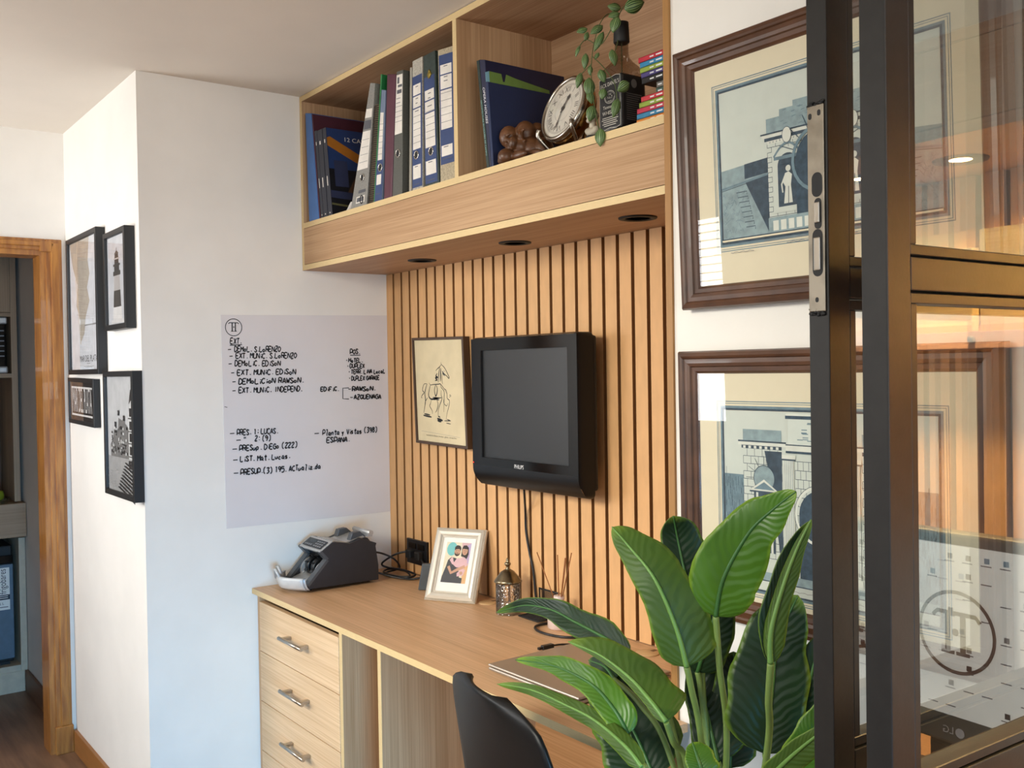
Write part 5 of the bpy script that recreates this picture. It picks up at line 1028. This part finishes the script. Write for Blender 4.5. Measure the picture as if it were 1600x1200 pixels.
obj('housing', B().box(mx0, MY+.001, .868, mx1, MY+.035, 1.222, bev=.006), mat('monitor_grey', '#6f6c64', .4, .3), t); obj('stand', B().box(2.97, MY+.035, .80, 3.05, MY+.055, 1.0).box(2.88, MY-.03, DT+.0005, 3.14, MY+.12, DT+.012, bev=.004).box(2.98, MY+.03, DT+.01, 3.04, MY+.05, .85), blackm, t)
a = Art((mx0, MY, .868), (1, 0, 0), (0, 0, 1)); a.lay = .0005; sw, s0, s1 = mx1-mx0, .050, .334; a.rect(.008, s0, sw-.008, s1, 0); R = random.Random(21)
for i in range(16):
    for j in range(9):
        if R.random() < .62 and not (5 < i < 11 and 2 < j < 7 and R.random() < .5):
            u, v = .02+i*.0318, s0+.016+j*.030; a.rect(u, v, u+.018, v+.0018, 1)
            if R.random() < .55: a.rect(u+.003, v+.005, u+.012, v+.014, 2+R.randrange(3))
cu, cv = 2.974-mx0, 1.059-.868; a.circ((cu, cv), .066, 5, .006, 48)
for pts, wd in (([(-.042, .022), (-.034, .031), (.034, .031), (.042, .022)], .007), ([(-.012, .03), (-.012, -.033)], .010), ([(.015, .03), (.015, -.033)], .010), ([(-.024, -.034), (0, -.034)], .006), ([(.003, -.034), (.027, -.034)], .006)): a.line([(cu+x, cv+y) for x, y in pts], wd, 5)
a.circ((cu+.0015, cv), .006, 5); obj('screen', a, [mat('lit_screen', '#e6e6e0', .5, emit=('#f0f0e4', .95)), mat('screen_grey_text', '#77757a', .6, emit=('#77757a', .4)), mat('icon_blue', '#7f9fb0', .6, emit=('#7f9fb0', .5)), mat('icon_grey', '#8a8684', .6, emit=('#8a8684', .4)), mat('icon_dark', '#5a4a48', .6, emit=('#5a4a48', .25)), mat('emblem_brown', '#6d5a52', .6, emit=('#6d5a52', .2))], t)
a = Art((mx0, MY, .868), (1, 0, 0), (0, 0, 1)); a.circ((2.972-mx0, .024), .008, 0); a.text('LG', (2.993-mx0, .024), .017, 0); obj('brand_lettering', a, mat('white_ink', '#e8e8ea', .6), t)
tag(obj('desk_mat', B().box(2.78, -.56, DT+.0005, 3.42, -.40, DT+.004, bev=.001), black), 'black desk mat on the neighbouring desk in front of the monitor', 'desk mat')

# ------------------------------------------------------------------ tall artificial plant in a pot
PB = Vector((2.20, -.72, 0)); plant = thing('potted_plant', 'tall artificial plant with big ribbed banana-like leaves in front of the etchings', 'plant', tuple(PB))
obj('pot', B().lathe([(.13, 0), (.15, .02), (.165, .25), (.172, .30), (.176, .31), (.165, .315), (.158, .29), (.02, .285)], PB, 36), mat('grey_planter', '#5e5a55', .7), plant)
def leafmat(name, top, low, edge, rough):
    m = bpy.data.materials.new(name); m.use_nodes = True; nt = m.node_tree; N = nt.nodes; L = nt.links; bs = N['Principled BSDF']; bs.inputs['Roughness'].default_value = rough
    tc = N.new('ShaderNodeTexCoord'); sp = N.new('ShaderNodeSeparateXYZ'); L.new(tc.outputs['UV'], sp.inputs[0])
    def mth(op, a_, b_=None):
        n = N.new('ShaderNodeMath'); n.operation = op
        for i, v in enumerate((a_, b_)):
            if v is None: continue
            if isinstance(v, (int, float)): n.inputs[i].default_value = v
            else: L.new(v, n.inputs[i])
        return n.outputs[0]
    off = mth('ABSOLUTE', mth('SUBTRACT', sp.outputs[1], .5))
    nz = N.new('ShaderNodeTexNoise'); nz.inputs['Scale'].default_value = 14; L.new(tc.outputs['Object'], nz.inputs[0])
    ph = mth('ADD', mth('MULTIPLY', mth('SUBTRACT', sp.outputs[0], mth('MULTIPLY', off, .35)), 105), mth('MULTIPLY', nz.outputs['Fac'], 26)); wv = mth('SINE', ph)
    bn = N.new('ShaderNodeBump'); bn.inputs['Strength'].default_value = .14; bn.inputs['Distance'].default_value = .004; L.new(wv, bn.inputs['Height']); L.new(bn.outputs[0], bs.inputs['Normal'])
    rp = N.new('ShaderNodeValToRGB'); rp.color_ramp.elements[0].position = .3; rp.color_ramp.elements[0].color = lin(low); rp.color_ramp.elements[1].position = .7; rp.color_ramp.elements[1].color = lin(top); L.new(nz.outputs['Fac'], rp.inputs[0])
    r2 = N.new('ShaderNodeValToRGB'); r2.color_ramp.elements[0].position = .86; r2.color_ramp.elements[0].color = (0, 0, 0, 1); r2.color_ramp.elements[1].position = 1; r2.color_ramp.elements[1].color = (.7, .7, .7, 1); L.new(mth('MULTIPLY', off, 2), r2.inputs[0])
    tipf = N.new('ShaderNodeValToRGB'); tipf.color_ramp.elements[0].position = .86; tipf.color_ramp.elements[0].color = (0, 0, 0, 1); tipf.color_ramp.elements[1].position = 1; tipf.color_ramp.elements[1].color = (.75, .75, .75, 1); L.new(sp.outputs[0], tipf.inputs[0])
    mx = N.new('ShaderNodeMix'); mx.data_type = 'RGBA'; L.new(mth('MAXIMUM', r2.outputs[0], tipf.outputs[0]), mx.inputs[0]); L.new(rp.outputs[0], mx.inputs[6]); mx.inputs[7].default_value = lin(edge); L.new(mx.outputs[2], bs.inputs['Base Color'])
    bs.inputs['Specular IOR Level'].default_value = .35; MATS[name] = m; return m
LD_ = leafmat('leaf_dark', '#1b351b', '#122616', '#6f8f2c', .38); LM_ = leafmat('leaf_mid', '#46701c', '#365a18', '#86a52f', .36); LU_ = leafmat('leaf_underside', '#45611c', '#38531c', '#7c9a34', .5)
ribm = mat('midrib_green', '#6c9648', .45); ribd = mat('midrib_dark', '#3c6a34', .4); stm = mat('stem_green', '#76904a', .5, scale=12, stretch=(1, 1, 3))
def leaf(mid, wl, wr, m, rib=ribd, fold=.18, twist=0.0, cup=.15, seed=0, base_round=.14, tip_p=2.4, wav=.05, stem=None, ribw=.0034):
    """mid: base-to-tip photo points with their depth plane y; wl, wr: half widths in photo pixels left and right of the midrib"""
    R = random.Random(seed); C_ = spline([at(x, y, 'y', Y) for x, y, Y in mid], 8); n = len(C_); rows_ = []; ribs = []
    for i, p in enumerate(C_):
        t_ = i/(n-1); T = (C_[min(n-1, i+1)]-C_[max(0, i-1)]).normalized(); vd = (CC-p).normalized(); sd = T.cross(vd).normalized(); nr = sd.cross(T).normalized()
        sd, nr = sd*math.cos(twist)+nr*math.sin(twist), nr*math.cos(twist)-sd*math.sin(twist)
        k = (p-CC).length/CF; prof = (min(1, t_/base_round)**.55 if t_ < base_round else 1)*max(0.0, 1-t_**tip_p)**.75; prof = max(prof, .012)
        row = []
        for j in range(-6, 7):
            s = j/6; wv = wl if s < 0 else wr; d = abs(s)*wv*k*prof*(1+R.uniform(-.012, .012))
            d *= 1+.05*math.sin(t_*19+seed*2.3+(1 if s < 0 else 0)); und = wav*wv*k*prof*abs(s)**2*math.sin(t_*16+seed*1.7+(2 if s < 0 else 0))
            row.append(p+sd*(-d if s < 0 else d)*1.0+nr*(d*fold-cup*d*abs(s)+und))
        rows_.append(row); ribs.append(p+nr*.0012)
    b = B(); b.grid(rows_); o = obj('leaf', b, m, plant, solid=.0012)
    r = B(); r.tube(ribs, [ribw*(1-.75*i/(n-1)) for i in range(n)], 8); obj('midrib', r, rib, o)
    if stem:
        st = [at(x, y, 'y', Y) for x, y, Y in stem]+[PB+Vector((R.uniform(-.05, .05), R.uniform(-.05, .05), .60)), PB+Vector((R.uniform(-.03, .03), R.uniform(-.03, .03), .285))]
        s_ = B(); s_.tube(spline([C_[0]]+st, 8), .0046, 10); obj('stem', s_, stm, plant)
# upright group
leaf([(1090, 1050, -.70), (1110, 985, -.70), (1126, 925, -.69), (1138, 880, -.68)], 44, 36, LD_, seed=6, stem=[(1100, 1120, -.70)])
leaf([(1093, 965, -.68), (1074, 909, -.68), (1059, 843, -.68), (1052, 806, -.69)], 31, 44, LD_, seed=2, tip_p=4, stem=[(1097, 1048, -.69), (1106, 1160, -.70)])
leaf([(1118.3, 963, -.78), (1131, 903, -.78), (1170, 833, -.77), (1208, 796, -.76), (1244, 768, -.75)], 58, 60, LM_, seed=3, base_round=.20, tip_p=1.45, wav=.09, twist=.15, stem=[(1124, 1040, -.77), (1135, 1180, -.74)])
leaf([(1073, 1042, -.82), (1056, 980, -.83), (1023, 905, -.84), (984, 855, -.84), (957, 824, -.83)], 36, 54, LU_, ribm, seed=1, base_round=.10, tip_p=2.6, wav=.05, fold=-.12, stem=[(1080, 1075, -.81), (1098, 1180, -.77)], ribw=.0040)
leaf([(1196, 1178, -.74), (1206, 1085, -.73), (1217, 1000, -.72), (1247, 930, -.71)], 64, 52, LD_, seed=5, base_round=.18, tip_p=3.2, wav=.03, stem=[(1190, 1240, -.74)])
leaf([(1204.5, 1036, -.86), (1206, 985, -.86), (1225, 915, -.85), (1245, 860, -.84), (1268, 812, -.83)], 20, 17, LU_, ribm, seed=4, base_round=.16, tip_p=2.2, fold=-.5, twist=.5, wav=.04, stem=[(1201, 1090, -.85), (1196, 1195, -.80)], ribw=.0040)
leaf([(1204.5, 1034, -.845), (1204, 980, -.845), (1220, 912, -.835), (1240, 855, -.825), (1266, 814, -.822)], 20, 2, LD_, seed=14, base_round=.3, tip_p=2.2, fold=.5, wav=.02)
leaf([(1122, 1190, -.70), (1106, 1120, -.69), (1092, 1055, -.68), (1086, 1035, -.68)], 30, 50, LD_, seed=7, stem=[(1132, 1260, -.70)])
leaf([(1140, 1200, -.67), (1144, 1120, -.66), (1147, 1050, -.65), (1146, 1018, -.65)], 36, 36, LD_, seed=8, stem=[(1142, 1270, -.69)])
leaf([(1104, 1225, -.82), (1092, 1190, -.82), (1082, 1160, -.81)], 20, 26, LM_, seed=9, base_round=.3, tip_p=4, stem=[(1112, 1260, -.78)])
leaf([(1196, 1222, -.86), (1232, 1186, -.87), (1276, 1150, -.87), (1300, 1138, -.86)], 17, 24, LU_, ribm, seed=10, stem=[(1180, 1260, -.82)])
leaf([(1236, 1170, -.70), (1256, 1100, -.70), (1274, 1030, -.69), (1290, 985, -.68)], 30, 26, LD_, seed=11, stem=[(1222, 1240, -.71)])
leaf([(1236, 1212, -.76), (1262, 1160, -.76), (1282, 1120, -.75), (1304, 1080, -.74)], 26, 26, LM_, seed=15, stem=[(1222, 1260, -.74)])
leaf([(1330, 1190, -.70), (1380, 1152, -.68), (1430, 1138, -.66), (1464, 1143, -.64)], 10, 11, LM_, seed=12, stem=[(1280, 1240, -.72)])
# group bending over the desk
leaf([(985, 1020, -.70), (937, 992, -.68), (897, 971, -.66), (862, 953, -.65), (820, 946, -.64), (776, 957, -.63)], 25, 27, LD_, seed=21, base_round=.16, tip_p=1.5, wav=.06, fold=.3, stem=[(1020, 1060, -.73), (1062, 1190, -.75)])
leaf([(960, 1062, -.69), (945, 1042, -.68), (920, 1032, -.67)], 12, 14, LD_, seed=22, tip_p=4, stem=[(1000, 1100, -.72), (1050, 1190, -.74)])
leaf([(1022, 1215, -.72), (994, 1150, -.71), (962, 1095, -.70), (930, 1056, -.69)], 58, 62, LD_, seed=23, base_round=.2, tip_p=3, wav=.05, stem=[(1060, 1260, -.72)])
leaf([(1041, 1128, -.82), (1017, 1096, -.82), (985, 1060, -.81), (938, 1024, -.80), (889, 1003, -.79)], 10, 47, LU_, ribm, seed=24, base_round=.14, tip_p=2.6, fold=-.15, twist=-.1, wav=.05, stem=[(1052, 1160, -.80), (1074, 1215, -.77)], ribw=.0042)
leaf([(981, 1147, -.84), (962, 1112, -.84), (930, 1074, -.83), (890, 1050, -.82), (855, 1038, -.81), (806, 1031, -.80)], 23, 29, LM_, seed=25, base_round=.14, tip_p=1.8, wav=.10, fold=.25, stem=[(988, 1172, -.83), (1010, 1225, -.80)])
leaf([(1003, 1199, -.87), (976, 1165, -.87), (930, 1126, -.86), (887, 1103, -.85), (830, 1078, -.84), (778, 1069, -.82)], 14, 15, LU_, ribm, seed=26, base_round=.10, tip_p=2.8, wav=.12, fold=-.2, stem=[(1020, 1230, -.84)])

# ------------------------------------------------------------------ black moulded shell chair pushed up to the desk
ch = thing('shell_chair', 'black moulded plastic shell chair pushed up to the desk', 'chair', (1.782, -.555, 0), (0, 0, -.194))
chm = mat('satin_black_shell', '#0e0f10', .42, var=.03, spec=.3)
def shell(u, k, n=40):
    """k 0..n: seat front edge, bend, then up the back to the rounded top edge"""
    seat = spline([(.165, .455, 0), (.155, .481, 0), (.08, .486, 0), (0, .479, 0), (-.10, .481, 0), (-.165, .505, 0)], 4)
    bk = [(-.165, .505), (-.195, .56), (-.212, .64), (-.228, .72), (-.245, .80), (-.265, .88), (-.275, .915)]
    if k < len(seat)-1:
        p = seat[k]; hw = .222 if k > 4 else .185+.0092*k; return Vector((hw*u, p.x, p.y+.035*abs(u)**3*min(1, k/10)))
    v = (k-len(seat)+1)/(n-len(seat)+1); f = v*6; i = min(int(f), 5); q = f-i; y, z = bk[i][0]*(1-q)+bk[i+1][0]*q, bk[i][1]*(1-q)+bk[i+1][1]*q
    hw = .235-.020*v**1.5; tt = min(1, max(0, (v-.3)/.72)); hw *= (1-tt**5)**.5
    return Vector((hw*u, y+.024*(.3+.7*v)*abs(u)**2.2, z+.035*abs(u)**3*max(0, 1-v*4)))
b = B(); b.grid([[shell(-1+2*j/24, i) for j in range(25)] for i in range(41)]); obj('shell', b, chm, ch, local=True, solid=.007)
for sx, sy in ((-1, 1), (1, 1), (-1, -1), (1, -1)):
    b = B().tube([(sx*.11, sy*.10-.02, .468), (sx*.19, sy*.18-.03, .0)], [.016, .011], 12); obj('leg', b, mat('beech_leg', '#b98f5c', .5, stretch=(8, 8, 1), scale=10), ch, local=True)
b = B().tube([(-.11, .07, .460), (.11, .07, .460)], .008, 8).tube([(-.11, -.12, .460), (.11, -.12, .460)], .008, 8).tube([(-.11, .07, .460), (.11, -.12, .460)], .006, 8).tube([(.11, .07, .460), (-.11, -.12, .460)], .006, 8); obj('leg_brace', b, blackm, ch, local=True)

# ------------------------------------------------------------------ what the doorway shows: a kitchen shelf unit with a mini fridge
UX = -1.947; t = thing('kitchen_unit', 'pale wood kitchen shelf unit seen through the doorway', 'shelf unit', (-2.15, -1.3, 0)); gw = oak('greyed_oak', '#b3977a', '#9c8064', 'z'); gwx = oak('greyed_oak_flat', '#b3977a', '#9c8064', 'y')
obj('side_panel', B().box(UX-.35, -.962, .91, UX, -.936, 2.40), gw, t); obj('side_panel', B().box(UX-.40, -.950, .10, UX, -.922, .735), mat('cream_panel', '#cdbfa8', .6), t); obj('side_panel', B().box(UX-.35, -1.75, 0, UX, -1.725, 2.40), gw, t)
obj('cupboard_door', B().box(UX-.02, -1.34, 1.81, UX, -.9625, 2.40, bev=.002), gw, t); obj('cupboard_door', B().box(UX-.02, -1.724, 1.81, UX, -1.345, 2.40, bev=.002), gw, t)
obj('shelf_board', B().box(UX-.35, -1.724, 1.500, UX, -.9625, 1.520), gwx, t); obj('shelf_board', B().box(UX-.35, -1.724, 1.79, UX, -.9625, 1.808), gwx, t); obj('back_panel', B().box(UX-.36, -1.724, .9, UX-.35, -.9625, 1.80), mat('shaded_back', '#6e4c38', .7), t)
obj('worktop', B().box(UX-.40, -1.74, .745, UX+.045, -.921, .905, bev=.003), gwx, t); obj('plinth', B().box(UX-.38, -1.724, 0, UX+.004, -.935, .10, bev=.002), mat('cream_panel', '#cdbfa8', .6), t); obj('bottom_board', B().box(UX-.38, -1.724, .10, UX, -.951, .128), mat('cream_panel', '#cdbfa8', .6), t)
t = thing('mini_fridge', 'blue grey mini fridge with a white frigobares label under the kitchen worktop', 'fridge', (-2.14, -1.2, .13))
obj('body', B().box(UX-.36, -1.42, .145, UX-.03, -.975, .70, bev=.006), blackm, t); obj('door', B().box(UX-.03, -1.42, .165, UX-.004, -.975, .615, bev=.004), mat('slate_blue_enamel', '#5d6f80', .4), t); obj('control_strip', B().box(UX-.03, -1.42, .62, UX-.006, -.975, .655, bev=.003), gloss, t); obj('foot', B().box(UX-.30, -1.40, .128, UX-.05, -.99, .146), blackm, t)
a = Art((UX-.0035, -1.12, .40), (0, 1, 0), (0, 0, 1)); a.rect(0, 0, .128, .20, 0); a.rect(0, .048, .128, .072, 1); a.text('frigobares', (.100, .135), .042, 1, rot=math.pi/2, width=.118); a.text('mini', (.06, .135), .03, 1, rot=math.pi/2)
for k in range(2): a.rect(.05, .064-k*.009, .12, .067-k*.009, 0)
a.text('66 L', (.088, .030), .016, 1); a.rect(.05, .012, .12, .015, 1); obj('label', a, [paper, mat('label_navy', '#22283a', .6)], t)
t = thing('coffee_machine', 'black appliance with silver top and bottom bands on the kitchen shelf', 'appliance', (-2.05, -1.1, 1.52)); obj('body', B().box(UX-.22, -1.30, 1.54, UX-.01, -.978, 1.775, bev=.01), gloss, t); obj('top_band', B().box(UX-.22, -1.30, 1.755, UX-.004, -.976, 1.788, bev=.006), silver, t); obj('base_band', B().box(UX-.22, -1.30, 1.521, UX-.004, -.976, 1.555, bev=.008), silver, t)
b = B()
for k in range(6): b.box(UX-.0105, -1.29, 1.60+k*.024, UX-.0085, -.99, 1.606+k*.024)
obj('vent_lines', b, mat('dull_grey', '#77777a', .4), t)
b = B(); R = random.Random(6); rows_ = []
for k in range(9): 
    z = .907+.50*k/8; rows_.append([Vector((UX-.24+.075*math.cos(an)*(1+R.uniform(-.12, .12))*(1-.15*(k/8)), -1.11+.105*math.sin(an)*(1+R.uniform(-.10, .10))*(1-.1*(k/8)), z)) for an in [2*math.pi*j/18 for j in range(18)]])
b.grid([r+[r[0]] for r in rows_], uv=False); b.face([b.bm.verts.new(p) for p in rows_[0]]); tag(obj('paper_bag', b, mat('kraft_cream', '#bfae98', .8)), 'crumpled cream paper bag standing in the kitchen shelf niche', 'bag')
t = thing('glass_tray', 'clear glass tray holding green apples on the kitchen worktop', 'tray', (UX-.06, -1.075, .9055)); b = B().lathe([(.075, .0), (.095, .003), (.105, .022), (.102, .023), (.092, .006), (.01, .004)], (UX-.055, -1.075, .9055), 36); obj('bowl', b, pane_mat('tray_glass', (.85, .9, .88), 1.5), t)
apple = mat('green_apple', '#93a52c', .35, scale=12, var=.15)
for k, (dx, dy) in enumerate(((-.055, -1.115), (-.04, -1.035), (-.10, -1.07), (-.01, -1.085))):
    t = thing('apple', 'green apple in the glass tray, %s' % ('left one at the back', 'right one beside the unit side', 'middle one hidden at the back', 'foremost one')[k], 'apple', (UX+dx, dy, .912), group='green apples in the tray')
    obj('flesh', B().lathe([(.008, .004), (.022, .002), (.033, .016), (.036, .032), (.030, .050), (.014, .056), (.004, .050)], (UX+dx, dy, .911), 20), apple, t); obj('stalk', B().tube([(UX+dx, dy, .960), (UX+dx+.004, dy, .975)], .0014, 6), mat('stalk_brown', '#4d3a22', .7), t)
